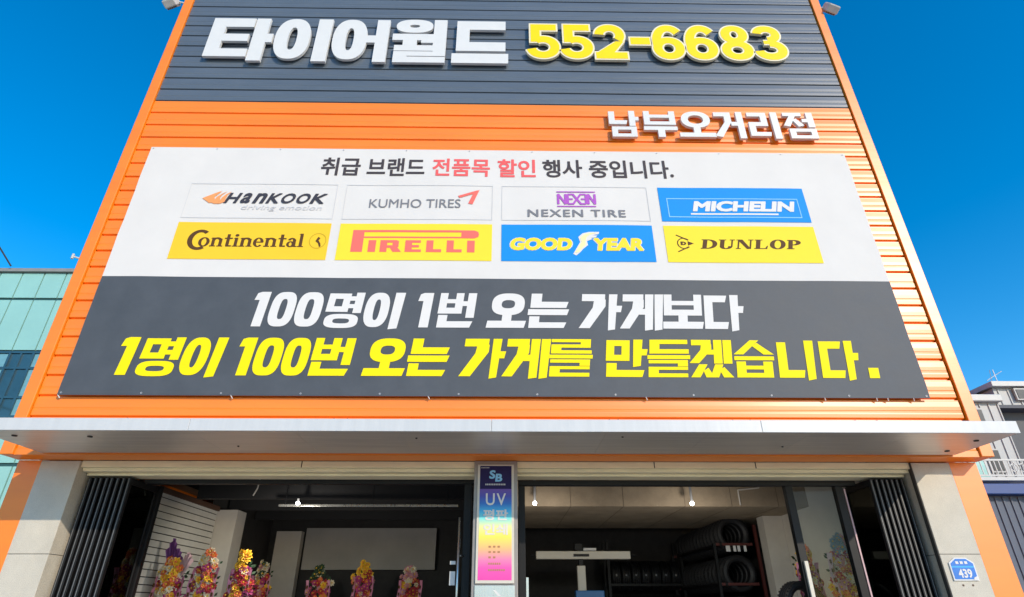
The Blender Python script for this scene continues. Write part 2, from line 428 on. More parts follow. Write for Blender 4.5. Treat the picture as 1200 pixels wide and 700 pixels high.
def solid(name, mt, parent, polys, yf, yb, bevel=0.0):
    v2, f2 = union(polys)
    vs, fs = extrude2d(v2, f2, yf, yb)
    return MB().add(vs, fs).build(name, mt, parent)

def wave(x, z):
    e = min(1.0, max(0.0, min(x + 5.87, 5.73 - x, z - 4.08, 8.37 - z)) / 0.6)
    return (0.016 * noise.noise((x * 0.6, z * 0.8, 3.1)) + 0.004 * noise.noise((x * 1.7 + z, z * 1.2, 7.7))) * (0.35 + 0.65 * e)
BY = 7.435
def printed(name, mt, parent, polys, layer, raw=None, th=0.0008):
    """flat print lying on the banner cloth"""
    v2, f2 = raw if raw else union(polys)
    y = lambda x, z: BY + wave(x, z) - 0.003 - 0.003 * layer
    bm = bmesh.new()
    bv = [bm.verts.new((x, 0, z)) for x, z in v2]
    for f in f2:
        try: bm.faces.new([bv[i] for i in f])
        except ValueError: pass
    for ax in (0, 2):
        lo, hi = min(v.co[ax] for v in bm.verts), max(v.co[ax] for v in bm.verts)
        step = 0.12
        q = math.floor(lo / step) * step + step
        while q < hi:
            co = Vector((q, 0, 0)) if ax == 0 else Vector((0, 0, q))
            no = Vector((1, 0, 0)) if ax == 0 else Vector((0, 0, 1))
            bmesh.ops.bisect_plane(bm, geom=bm.verts[:] + bm.edges[:] + bm.faces[:], dist=1e-5, plane_co=co, plane_no=no)
            q += step
    bm.verts.index_update()
    vs = [(v.co.x, y(v.co.x, v.co.z), v.co.z) for v in bm.verts]
    fs = [tuple(v.index for v in f.verts) for f in bm.faces]
    bm.free()
    return MB().add(vs, fs).build(name, mt, parent)

_txt = {}
def text2d(body, x0, x1, z0, z1, k=0.0, bold=0.0, space=1.0, ref=None):
    c = bpy.data.curves.new('t', 'FONT')
    c.body = body
    c.space_character = space
    c.resolution_u = 4
    o = bpy.data.objects.new('t', c)
    COL.objects.link(o)
    me = bpy.data.meshes.new_from_object(o.evaluated_get(bpy.context.evaluated_depsgraph_get()))
    V = [(v.co.x, v.co.y) for v in me.vertices]
    F = [tuple(p.vertices) for p in me.polygons]
    bpy.data.objects.remove(o); bpy.data.curves.remove(c); bpy.data.meshes.remove(me)
    if bold:   # embolden by sweeping the outline, then unite
        cnt = {}
        for f in F:
            for i in range(len(f)):
                a, b = f[i], f[(i + 1) % len(f)]
                cnt[tuple(sorted((a, b)))] = cnt.get(tuple(sorted((a, b))), 0) + 1
        polys = [[V[i] for i in f] for f in F]
        for (a, b), n_ in cnt.items():
            if n_ != 1: continue
            p, q = Vector(V[a]), Vector(V[b])
            if (q - p).length < 1e-4: continue
            d = (q - p).normalized() * bold; o_ = Vector((-d.y, d.x)); e_ = d * 0.7
            polys.append([tuple(p - e_ - o_), tuple(q + e_ - o_), tuple(q + e_ + o_), tuple(p - e_ + o_)])
        V, F = union(polys)
    ax, bx = min(v[0] for v in V), max(v[0] for v in V)
    az, bz = min(v[1] for v in V), max(v[1] for v in V)
    if ref: az, bz = ref
    V = [((v[0] - ax) / (bx - ax), (v[1] - az) / (bz - az)) for v in V]
    w_ = (x1 - x0) - k * (z1 - z0)
    return [(x0 + a * w_ + k * b * (z1 - z0), z0 + b * (z1 - z0)) for a, b in V], F
def merge2d(lst):
    V, F = [], []
    for v, f in lst:
        b = len(V); V += v; F += [tuple(i + b for i in q) for q in f]
    return V, F

# ================================================================== SETTING
g = MB(); g.add([(-400, -400, 0), (400, -400, 0), (400, 400, 0), (-400, 400, 0)], [(0, 1, 2, 3)])
tag(g.build('ground', M['ground']), kind='structure')

# ================================================================== THE SHOP BUILDING
XL, XR = -6.335, 6.325
FY = 7.5          # outer face of the cladding
WY = 7.8          # face of the ground floor wall behind it
BACK = 22.0
TOP = 12.95
shop = thing('tyre_shop', 'orange and charcoal metal clad tyre shop with a wide open ground floor', 'shop building', (0, 7.8, 0))

P0, PITCH = 4.083, 0.2845
def cladding(name, mt, z0, z1, x0, x1):
    """horizontal metal panels: flat face, faint middle swage, narrow deep joint"""
    prof = []
    kk = math.floor((z0 - P0) / PITCH)
    z = P0 + kk * PITCH
    prof.append((FY, z0))
    while z < z1 + PITCH:
        for y, dz in ((FY, -0.006), (FY + 0.03, -0.003), (FY + 0.034, 0.022), (FY + 0.003, 0.032), (FY, 0.040), (FY - 0.002, 0.085), (FY - 0.001, 0.108), (FY + 0.003, 0.118), (FY + 0.003, 0.128), (FY - 0.001, 0.138), (FY - 0.003, 0.19), (FY + 0.0, 0.26)):
            if z0 + 0.004 < z + dz < z1 - 0.004: prof.append((y, z + dz))
        z += PITCH
    prof.append((FY, z1))
    nseg = 24
    mb = MB()
    vs = []
    for i in range(nseg + 1):
        x = x0 + (x1 - x0) * i / nseg
        for y, zz in prof:
            vs.append((x, y + 0.0022 * noise.noise((x * 0.55, zz * 1.3, 1.7)), zz))
    n = len(prof)
    fs = [(i * n + j, (i + 1) * n + j, (i + 1) * n + j + 1, i * n + j + 1) for i in range(nseg) for j in range(n - 1)]
    mb.add(vs, fs)
    mb.box(x0 - 0.01, FY + 0.06, z0, x1 + 0.022, FY + 0.10, z1)
    return mb.build(name, mt, shop)
ZB = P0 + 19 * PITCH + 0.0
cladding('orange_cladding', M['orange'], 3.40, ZB, XL + 0.175, XR - 0.187)
cladding('charcoal_cladding', M['charcoal'], ZB + 0.002, TOP - 0.15, XL + 0.175, XR - 0.187)
for s, xa, xb in ((-1, XL, XL + 0.165), (1, XR - 0.165, XR)):
    t = MB().box(xa, FY - 0.034, 3.32, xb, FY + 0.3, TOP)
    t.build('corner_trim', M['orange'], shop, bevel=0.008)
MB().box(XL + 0.167, FY - 0.005, 3.32, XR - 0.167, WY - 0.002, 3.398).build('bottom_flashing', M['orange'], shop)
MB().box(XL + 0.167, FY - 0.015, TOP - 0.148, XR - 0.167, FY + 0.3, TOP - 0.004).build('coping', M['charcoal'], shop)
for xa, xb in ((XL + 0.005, XL + 0.12), (XR - 0.12, XR - 0.005)):
    MB().box(xa, FY + 0.302, 3.40, xb, BACK, TOP - 0.05).build('side_wall', M['orange'], shop)
MB().box(XL + 0.125, FY + 0.302, TOP - 0.3, XR - 0.125, BACK - 0.1, TOP - 0.2).build('roof', M['charcoal'], shop)
MB().box(XL + 0.125, FY + 0.31, 3.62, XR - 0.125, BACK - 0.1, 3.75).build('upper_floor', M['concrete'], shop)
MB().box(XL + 0.125, BACK - 0.098, 0.0, XR - 0.125, BACK + 0.05, TOP - 0.05).build('rear_wall', M['orange'], shop)
# ground floor piers
for xa, xb in ((XL + 0.012, -6.02), (5.947, XR - 0.012)):
    MB().box(xa, WY, 0, xb, BACK - 0.101, 3.318).build('orange_pier', M['orange'], shop, bevel=0.006)
def stone_pier(xa, xb):
    o = None
    mb = MB()
    z = 0.0
    for z1 in (1.09, 2.195, 3.316):
        mb.box(xa, WY - 0.006, z, xb, 8.14, z1 - 0.006)
        z = z1
    o = mb.build('stone_pier', M['stone'], shop, bevel=0.003)
    MB().box(xa + 0.012, WY + 0.004, 0, xb - 0.012, 8.13, 3.312).build('joint', M['joint'], o)
    return o
stone_pier(-6.017, -5.515)
stone_pier(5.43, 5.944)
MB().box(5.414, WY - 0.004, 0, 5.428, WY + 0.06, 3.31).build('pier_seal', M['joint'], shop)
# lintel: cream shutter box with three stepped strips
lb = MB()
lb.box(-5.51, WY + 0.02, 3.235, 5.42, 8.2, 3.318)
lb.box(-5.50, WY + 0.06, 3.19, 5.41, 8.2, 3.233)
lb.box(-5.49, WY + 0.16, 3.155, 5.40, 8.2, 3.188)
lo = lb.build('lintel', M['cream'], shop, bevel=0.004)
for x in (-2.65, 2.0, 3.35):
    MB().box(x, WY + 0.017, 3.237, x + 0.012, WY + 0.0215, 3.316).build('lintel_seam', M['joint'], lo)
# centre post
MB().box(-0.372, WY - 0.03, 0, 0.19, 8.15, 3.316).build('centre_post', mat('post_sheet', (0.30, 0.27, 0.25), 0.45, 0.35, var=0.08), shop, bevel=0.006)
# canopy
CY0, CZ0, CZ1 = 6.40, 3.336, 3.475
can = MB().box(-5.80, CY0 + 0.03, CZ0 + 0.02, 5.80, FY - 0.024, CZ1 - 0.01).build('canopy', M['white_fascia'], shop)
fa = MB()
for a, b in ((-5.82, -3.482), (-3.479, -0.132), (-0.129, 2.9), (2.903, 5.82)): fa.box(a, CY0, CZ0, b, CY0 + 0.028, CZ1)
fa.box(-5.82, CY0 + 0.0285, CZ0 + 0.004, -5.802, FY - 0.024, CZ1 - 0.004)
fa.box(5.802, CY0 + 0.0285, CZ0 + 0.004, 5.82, FY - 0.024, CZ1 - 0.004)
fa.build('fascia', M['white_fascia'], can, bevel=0.004)
sf = MB()
for i in range(10):
    a = -5.80 + i * 1.16
    sf.box(a + 0.0015, CY0 + 0.029, CZ0 + 0.004, a + 1.1585, FY - 0.026, CZ0 + 0.019)
sf.build('soffit', M['soffit'], can)
for x, y in ((-5.54, 6.64), (-4.71, 6.67), (5.56, 7.25), (5.56, 6.74), (-3.2, 7.1), (-1.0, 6.7), (1.37, 6.62), (3.4, 7.05)):
    r = 0.028 if abs(x) > 4.5 else 0.012
    MB().bar((x, y, CZ0 + 0.006), (x, y, CZ0 - 0.006), r, 14).build('soffit_disc', M['joint'], can)  # small dark discs on the underside of the canopy
for x in (-4.2, -1.9, -1.75, 1.2, 1.3, 2.6, 2.8, 4.0, 4.25, 5.3):
    MB().bar((x, CY0 + 0.04, CZ1 - 0.012), (x, CY0 + 0.04, CZ1 + 0.012), 0.012, 8).build('screw_head', M['joint'], can)

# interior shell (parts of the building)
MB().box(-6.0, 8.16, -0.1, 5.94, BACK - 0.11, 0.008).build('shop_floor', M['floor'], shop)
sw = MB()
z = 0.01
while z < 3.16:
    sw.box(-5.50, 8.72, z + 0.009, -5.20, 11.28, min(z + 0.094, 3.17))
    z += 0.10
sl_o = sw.build('slat_wall', M['white_panel'], shop)
MB().box(-5.52, 8.70, 0.0, -5.214, 11.285, 3.17).build('slat_backing', M['joint'], sl_o)
MB().box(-5.23, 8.7, 3.172, -5.17, 11.29, 3.25).build('brown_rail', M['purple_rail'], shop)
MB().box(-5.52, 11.3, 0.0, -4.84, 11.7, 3.20).build('inner_pillar', M['plaster'], shop)
MB().box(-5.52, 11.71, 0.0, -5.20, 14.1, 3.5).build('partition_wall', M['dark_wall'], shop)
MB().box(-5.0, 13.9, 0.0, -4.45, 14.1, 3.12).build('inner_wall', M['plaster'], shop)
MB().box(-4.44, 14.2, 2.36, -1.50, 14.35, 3.22).build('upper_board', M['grey_board'], shop)
MB().box(-5.5, 14.36, 0.0, -0.1, 14.5, 3.5).build('inner_wall', M['dark_wall'], shop)
MB().box(-1.49, 9.9, 0.0, -1.35, 14.3, 3.3).build('inner_wall', M['dark_wall'], shop) if False else None
MB().box(-0.10, 9.4, 0.0, 0.14, 16.0, 3.5).build('dividing_wall', M['dark_wall'], shop)
MB().box(-5.52, 8.25, 3.5, 0.1, 14.5, 3.6).build('black_ceiling', M['black_paint'], shop)
for y in (10.3, 11.6, 12.9):
    MB().box(-5.15, y, 3.24, -0.11, y + 0.12, 3.499).build('black_beam', M['black_paint'], shop)
MB().box(0.15, 8.25, 3.56, 5.3, 10.35, 3.61).build('front_ceiling', M['concrete'], shop)
MB().box(0.15, 10.35, 3.13, 5.6, 13.4, 3.55).build('concrete_beam', M['concrete'], shop)
MB().box(0.15, 13.41, 3.45, 5.6, 16.0, 3.55).build('rear_ceiling', M['black_paint'], shop)
MB().box(5.22, 8.72, 0, 5.40, 11.45, 3.55).build('partition_wall', M['plaster'], shop)
MB().box(4.86, 11.46, 0, 5.40, 11.75, 3.128).build('inner_pillar', M['plaster'], shop)
MB().box(5.22, 11.76, 0, 5.40, 16.0, 3.128).build('partition_wall', M['dark_wall'], shop)
MB().box(0.15, 15.9, 0, 5.6, 16.05, 3.5).build('inner_wall', M['dark_wall'], shop)
fj = MB()
for x in (1.15, 2.05, 3.1, 3.9, 4.7):
    fj.box(x, 10.346, 3.131, x + .009, 10.3495, 3.55).box(x, 10.35, 3.1265, x + .009, 13.4, 3.1295)
fj.build('formwork_joint', mat('concrete_seam', (0.17, 0.13, 0.09), 0.9), shop)
cd_ = MB()
for a, b in (((4.05, 10.345, 3.15), (4.05, 10.345, 3.40)), ((4.05, 10.345, 3.40), (4.42, 10.345, 3.44)), ((4.42, 10.345, 3.44), (4.42, 10.345, 3.56))):
    cd_.bar(a, b, 0.014, 8)
cd_.build('conduit', M['plaster'], shop)

# ================================================================== SIGN LETTERS
def letter_sign(name, label, cat, items, table, z0, z1, mt, yf, yb, loc):
    r = thing(name, label, cat, loc)
    for ch, a, b in items:
        solid('letter', mt, r, place(table[ch], a, z0, b, z1), yf, yb)
    return r
letter_sign('letter_sign', 'big white raised letters reading 타이어월드 on the charcoal cladding', 'sign',
            [('타', -5.56, -4.37), ('이', -4.33, -3.30), ('어', -3.25, -2.21), ('월', -2.13, -1.12), ('드', -1.00, 0.05)], TITLE, 10.43, 11.59, M['letter_white'], 7.40, 7.452, (-2.75, 7.46, 10.4))
letter_sign('letter_sign', 'smaller white raised letters reading 남부오거리점 on the orange cladding', 'sign',
            [('남', 1.79, 2.31), ('부', 2.40, 2.945), ('오', 3.0, 3.597), ('거', 3.61, 4.143), ('리', 4.20, 4.755), ('점', 4.83, 5.375)], BRANCH, 8.685, 9.27, M['letter_white'], 7.40, 7.452, (3.58, 7.46, 8.65))
ph = thing('phone_number_sign', 'yellow raised numerals 552-6683 with cream edges on the charcoal cladding', 'sign', (2.9, 7.46, 10.5))
for ch, x in (('5', 0.40), ('5', 1.03), ('2', 1.655), ('-', 2.32), ('6', 2.755), ('6', 3.385), ('8', 4.05), ('3', 4.70)):
    sc = 0.985; wsc = 0.99
    z0 = 10.56 + 0.006 * (x - 0.4)
    body = [[(x + a * wsc, z0 + b * sc) for a, b in p] for p in DIG(0.235)[ch]]
    face = [[(x + a * wsc, z0 + b * sc) for a, b in p] for p in DIG(0.172)[ch]]
    o = solid('numeral', M['letter_side'], ph, body, 7.40, 7.452)
    solid('numeral_face', M['letter_yellow'], o, face, 7.396, 7.3995)

# ================================================================== BANNER
ban = thing('advertising_banner', 'huge white and slate printed banner with tyre maker logos across the orange facade', 'banner', (-0.07, BY, 4.08))
def sheet(name, mt, x0, x1, z0, z1, nx, nz):
    mb = MB(); vs = []
    for j in range(nz + 1):
        for i in range(nx + 1):
            x = x0 + (x1 - x0) * i / nx; z = z0 + (z1 - z0) * j / nz
            ex = 0.012 * noise.noise((z * 2.3, x * .1, 5)) if i in (0, nx) else 0
            vs.append((x + ex, BY + wave(x, z), z))
    fs = [(j * (nx + 1) + i, j * (nx + 1) + i + 1, (j + 1) * (nx + 1) + i + 1, (j + 1) * (nx + 1) + i) for j in range(nz) for i in range(nx)]
    n = len(vs)
    back = [(x, y + 0.004, z) for x, y, z in vs]
    mb.add(vs + back, fs + [tuple(k + n for k in f[::-1]) for f in fs])
    o = mb.build(name, mt, ban, smooth=True)
    return o
ZM = 5.888
sheet('white_sheet', M['bn_white'], -5.868, 5.728, ZM, 8.368, 160, 36)
sheet('slate_sheet', M['bn_dark'], -5.868, 5.728, 4.085, ZM - 0.001, 160, 26)
# headline
HL = [('취급', -3.0, -2.36, 'k'), ('브랜드', -2.25, -1.31, 'k'), ('전품목', -1.186, -0.243, 'r'), ('할인', -0.118, 0.507, 'r'), ('행사', 0.62, 1.274, 'k'), ('중입니다.', 1.386, 2.775, 'k')]
for part, col in (('k', 'ink_black'), ('r', 'ink_red')):
    printed('headline_lettering', M[col], ban, None, 1, raw=merge2d([text2d(b, a0, a1, 7.80, 8.175, 0, 0.022) for b, a0, a1, c in HL if c == part]))
# slogan
KS = 0.11
def slogan(txt, boxes, z0, z1, mt):
    polys = []
    for ch, (x0, x1) in zip(txt, boxes):
        zt = z1
        if ch == '1': x0 -= 0.07
        if ch == '.': zt = z0 + 0.15
        if ch in '가다': x1 = x0 + (x1 - x0) / 1.07
        if ch == '만': x1 = x0 + (x1 - x0) / 1.03
        polys += place(HV[ch], x0, z0, x1, zt, KS)
    printed('slogan_lettering', mt, ban, polys, 1)
slogan('100명이1번오는가게보다', [(-3.551, -3.413), (-3.355, -3.008), (-2.984, -2.624), (-2.564, -2.061), (-2.016, -1.478), (-1.209, -1.071), (-0.97, -0.447), (-0.257, 0.302), (0.332, 0.887), (1.066, 1.665), (1.657, 2.259), (2.265, 2.813), (2.85, 3.425)], 5.09, 5.64, M['ink_white'])
slogan('1명이100번오는가게를만들겠습니다.', [(-5.224, -5.068), (-4.975, -4.447), (-4.407, -3.86), (-3.61, -3.46), (-3.42, -3.06), (-3.035, -2.69), (-2.652, -2.104), (-1.92, -1.35), (-1.323, -0.79), (-0.599, -0.005), (-0.012, 0.602), (0.612, 1.175), (1.374, 1.953), (1.965, 2.522), (2.545, 3.12), (3.165, 3.686), (3.755, 4.27), (4.346, 4.89), (4.99, 5.13)], 4.365, 4.918, M['ink_yellow'])
# brand panels
def panel(label, x0, x1, z0, z1, fill):
    if fill:
        o = printed('brand_panel', M[fill], ban, [Q(x0 + (x1 - x0) * i / 6, z0, x0 + (x1 - x0) * (i + 1) / 6, z1) for i in range(6)], 1)
    else:
        t = 0.009
        o = printed('brand_panel', M['ink_outline'], ban, RR(x0, z0, x1, z1, t, t), 1)
    o['label'] = label
    return o
def logo(pan, mt, polys, layer=2): return printed('logo', M[mt], pan, polys, layer)
def wording(pan, mt, *a, layer=2, **k): return printed('brand_lettering', M[mt], pan, None, layer, raw=text2d(*a, **k))
C = [(-5.01, -2.67), (-2.53, -0.19), (-0.045, 2.29), (2.467, 4.82)]
T0, T1, U0, U1 = 6.94, 7.612, 6.193, 6.858
# 1
p = panel('outlined white panel with an orange wing mark and dark slanted lettering', *C[0], T0, T1, None)
def px(c, u): return c[0] + (c[1] - c[0]) * u
def pz(t, v): return t[0] + (t[1] - t[0]) * v
def rel(c, t, pts): return [(px(c, u), pz(t, v)) for u, v in pts]
TT, UU = (T0, T1), (U0, U1)
logo(p, 'ink_flame', [rel(C[0], TT, q) for q in (
    [(.105, .56), (.20, .74), (.225, .77), (.20, .66), (.185, .60), (.195, .45), (.16, .42)],
    [(.185, .46), (.20, .60), (.225, .68), (.262, .77), (.232, .66), (.222, .58), (.232, .47), (.21, .44)],
    [(.225, .46), (.235, .58), (.258, .68), (.292, .76), (.27, .66), (.262, .56), (.262, .47), (.25, .44)],
    [(.14, .50), (.20, .455), (.262, .455), (.23, .40), (.19, .40)])])
hk = []
for ch, a, b in (('H', .272, .372), ('a', .382, .462), ('n', .475, .565), ('K', .572, .672), ('O', .668, .775), ('O', .778, .882), ('K', .888, 1.0)):
    hk.append(text2d(ch, px(C[0], a * .93 + .0), px(C[0], b * .93 + .0) + 0.055, pz(TT, .42), pz(TT, .72), 0.38, 0.032))
printed('brand_lettering', M['ink_charcoal'], p, None, 2, raw=merge2d(hk))
wording(p, 'ink_pale_grey', 'driving emotion', px(C[0], .375), px(C[0], .925), pz(TT, .20), pz(TT, .37), 0.3, 0.0)
# 2
p = panel('outlined white panel with grey capitals and a red tick', *C[1], T0, T1, None)
wording(p, 'ink_grey', 'KUMHO TIRES', px(C[1], .17), px(C[1], .785), pz(TT, .33), pz(TT, .58), 0.0, 0.004)
logo(p, 'ink_rose', [rel(C[1], TT, q) for q in ([(.765, .68), (.90, .86), (.88, .76), (.775, .62)], [(.87, .78), (.91, .87), (.865, .44), (.835, .46)])])
# 3
p = panel('outlined white panel with a purple framed monogram over dark capitals', *C[2], T0, T1, None)
nx = [[(.375, .82), (.64, .82), (.64, .85), (.375, .85)], [(.375, .39), (.64, .39), (.64, .42), (.375, .42)]]
def stroke(a, b, t=.012, tz=.03):
    (x0, z0), (x1, z1) = a, b
    dx, dz = (x1 - x0) * 3.5, z1 - z0
    L = math.hypot(dx, dz); ox, oz = -dz / L * t, dx / L * tz
    return [(x0 - ox, z0 - oz), (x1 - ox, z1 - oz), (x1 + ox, z1 + oz), (x0 + ox, z0 + oz)]
for a, b in (((.385, .47), (.385, .77)), ((.385, .77), (.435, .47)), ((.435, .47), (.435, .77)), ((.45, .76), (.49, .76)), ((.45, .62), (.485, .62)), ((.45, .48), (.49, .48)), ((.45, .48), (.45, .76)),
             ((.485, .77), (.54, .47)), ((.485, .47), (.54, .77)), ((.535, .76), (.575, .76)), ((.54, .62), (.575, .62)), ((.535, .48), (.575, .48)), ((.575, .48), (.575, .76)), ((.59, .47), (.59, .77)), ((.59, .77), (.635, .47)), ((.635, .47), (.635, .77))):
    nx.append(stroke(a, b, .008, .022))
logo(p, 'ink_purple', [rel(C[2], TT, q) for q in nx])
wording(p, 'ink_grey', 'NEXEN TIRE', px(C[2], .175), px(C[2], .835), pz(TT, .10), pz(TT, .31), 0.0, 0.018, space=1.15)
# 4
p = panel('blue panel with slanted white capitals inside a thin white frame', *C[3], T0, T1, 'ink_blue')
fr4 = RR(.05, .12, .945, .68, .006, .025)
logo(p, 'ink_pale_blue', [rel(C[3], TT, q) for q in fr4])
logo(p, 'ink_white', [rel(C[3], TT, Q(.20, .20, .79, .245))])
wording(p, 'ink_white', 'MICHELIN', px(C[3], .215), px(C[3], .92), pz(TT, .29), pz(TT, .60), 0.25, 0.055, layer=3)
# 5 serif lettering built from strokes
p = panel('amber panel with brown serif lettering and a small round horse emblem', *C[0], U0, U1, 'ink_amber')
def serif_text(word, x0, x1, z0, z1, k=0.0):
    cap, xh = 1.0, 0.66
    def st(x, h, w=.16, s=.07): return [Q(x, 0, x + w, h), Q(x - s, 0, x + w + s, .07), [(x - s, h - .07), (x, h - .0), (x + w, h), (x + w, h - .07)]]
    def n_(x): return st(x, xh) + st(x + .36, xh - .08) + O(x, .12, x + .52, xh + .02, .16, .12, 2.2, 0, 150)
    G = {'o': (O(0, -.02, .56, xh + .02, .16, .08, 2.0), .60), 'n': (n_(.06), .68),
         't': ([Q(.1, .05, .26, .92), Q(0, xh - .1, .4, xh), Q(.12, 0, .4, .1)], .44), 'i': (st(.07, xh) + [disc(.15, .84, .1, .1)], .34),
         'e': (O(0, -.02, .52, xh + .02, .16, .08, 2.0, 0, 320) + [Q(.06, .30, .50, .38)], .56), 'a': (O(0, -.02, .40, .42, .13, .08, 2.0) + [Q(.30, 0, .46, .54), Q(.3, 0, .54, .07)] + O(.04, .2, .46, xh + .02, .16, .1, 2.0, 0, 165), .56),
         'l': (st(.07, 1.0), .32),
         'D': ([Q(.08, 0, .36, 1), Q(-.02, 0, .45, .08), Q(-.02, .92, .45, 1)] + O(-.30, 0, 1.02, 1, .30, .09, 2.2, -90, 90), 1.12),
         'U': ([Q(.08, .22, .36, 1), Q(-.02, .92, .46, 1), Q(.80, .22, .90, 1), Q(.68, .92, 1.02, 1)] + O(.08, -.02, .90, .6, .28, .09, 2.2, 180, 360), 1.12),
         'N': ([Q(.1, 0, .2, 1), Q(0, 0, .32, .08), Q(0, .92, .3, 1), [(.06, 1), (.38, 1), (.98, 0), (.72, 0)], Q(.88, 0, .98, 1), Q(.76, .92, 1.1, 1)], 1.2),
         'L': ([Q(.08, 0, .36, 1), Q(-.02, .92, .48, 1), Q(-.02, 0, .80, .08), [(.66, 0), (.82, 0), (.86, .34), (.80, .34)]], .98),
         'O': (O(0, -.02, 1.02, 1.02, .30, .09, 2.1), 1.12),
         'P': ([Q(.08, 0, .36, 1), Q(-.02, 0, .48, .08), Q(-.02, .92, .4, 1)] + O(-.16, .42, .88, 1, .30, .09, 2.2, -90, 90), .95)}
    x = 0; out = []
    for ch in word:
        ps, adv = G[ch]
        out += [[(a + x, b) for a, b in q] for q in ps]
        x += adv
    return [[(x0 + a / x * (x1 - x0 - k * (z1 - z0)) + k * b * (z1 - z0), z0 + b * (z1 - z0)) for a, b in q] for q in out]
printed('brand_lettering', M['ink_brown'], p, serif_text('ontinental', px(C[0], .165), px(C[0], .845), pz(UU, .335), pz(UU, .70)), 2)
printed('brand_lettering', M['ink_brown'], p, O(px(C[0], .092), pz(UU, .235), px(C[0], .245), pz(UU, .79), .075, .05, 2.0, 52, 305), 2)
logo(p, 'ink_gold', O(px(C[0], .875), pz(UU, .30), px(C[0], .985), pz(UU, .72), .012, .012, 2.0))
logo(p, 'ink_brown', [rel(C[0], UU, q) for q in ([(.915, .50), (.93, .62), (.945, .58), (.935, .52), (.95, .44), (.955, .36), (.945, .34), (.935, .44)],)])
# 6
p = panel('yellow panel with red capitals under one stretched letter', *C[1], U0, U1, 'ink_lemon')
pw = [Q(.09, .22, .165, .82), Q(.09, .76, .88, .82), Q(.15, .60, .80, .64)] + [[(.80, .60), (.80, .82), (.885, .82), (.91, .78), (.915, .71), (.91, .64), (.885, .60)]]
x = .20
for ch, wd in (('I', .055), ('R', .14), ('E', .115), ('L', .11), ('L', .11), ('I', .055)):
    a, b, s_, hz = x, x + wd, .045, .07
    if ch == 'I': pw.append(Q(a, .22, b - .006, .54))
    if ch == 'R': pw += [Q(a, .22, a + s_, .54), Q(a, .47, b - .03, .54), Q(a, .33, b - .03, .40), Q(b - .06, .35, b - .02, .52), [(a + .06, .36), (a + .11, .36), (b, .22), (b - .055, .22)]]
    if ch == 'E': pw += [Q(a, .22, a + s_, .54), Q(a, .47, b - .015, .54), Q(a, .345, b - .025, .41), Q(a, .22, b - .01, .29)]
    if ch == 'L': pw += [Q(a, .22, a + s_, .54), Q(a, .22, b - .012, .30)]
    x += wd + .022
logo(p, 'ink_rose', [rel(C[1], UU, q) for q in pw])
# 7
p = panel('blue panel with pale yellow slanted capitals around a winged foot', *C[2], U0, U1, 'ink_blue')
for mt, bold, ly, g_ in (('ink_white', .085, 2, .0), ('ink_lemon', .055, 3, .006)):
    wording(p, mt, 'GOOD', px(C[2], .045 + g_), px(C[2], .475 - g_), pz(UU, .28 + g_), pz(UU, .64 - g_), 0.14, bold, layer=ly)
    wording(p, mt, 'YEAR', px(C[2], .585 + g_), px(C[2], .945 - g_), pz(UU, .28 + g_), pz(UU, .64 - g_), 0.14, bold, layer=ly)
wf = [[(.465, .20), (.49, .36), (.515, .52), (.505, .66), (.535, .76), (.58, .80), (.645, .80), (.64, .74), (.60, .71), (.63, .70), (.62, .65), (.585, .63), (.60, .61), (.575, .57), (.56, .55), (.565, .44), (.53, .33), (.515, .26), (.485, .16)]]
logo(p, 'ink_white', [rel(C[2], UU, q) for q in wf], 2)
logo(p, 'ink_pale_yellow', [rel(C[2], UU, q) for q in [[(.475, .22), (.50, .38), (.525, .52), (.518, .64), (.545, .73), (.585, .77), (.625, .775), (.58, .72), (.56, .66), (.55, .54), (.55, .44), (.52, .34), (.505, .26)]]], 3)
# 8
p = panel('yellow panel with dark wide serif capitals and an arrow emblem', *C[3], U0, U1, 'ink_lemon')
printed('brand_lettering', M['ink_brown'], p, serif_text('DUNLOP', px(C[3], .225), px(C[3], .90), pz(UU, .37), pz(UU, .625), 0.25), 2)
dl = O(.075, .36, .165, .66, .007, .022, 2.0, 40, 320) + [stroke((.075, .74), (.15, .60), .004, .014), stroke((.075, .28), (.15, .42), .004, .014), [(.145, .57), (.185, .51), (.145, .45)]] + [Q(.098, .46, .112, .56)] + O(.085, .46, .135, .56, .012, .025, 2.0, -90, 90)
logo(p, 'ink_brown', [rel(C[3], UU, q) for q in dl])
# tie loops along the hem and corner repair tape
for x in (-5.86, -3.6, -1.0, 1.9, 4.3, 5.0, 5.15, 5.5):
    MB().bar((x, BY + 0.003, 4.09), (x + 0.02, BY + 0.03, 4.055), 0.007, 6).build('tie_loop', M['sticker'], ban)
ey = MB()
for i in range(12):
    x = -5.82 + i * (11.50 / 11)
    for z in (4.115, 8.34):
        ey.lathe((x, BY + wave(x, z) - 0.004, z), (0, 1, 0), [(.007, -.002), (.012, -.003), (.012, .002), (.007, .002)], 10)
ey.build('eyelets', M['lamp_body'], ban)

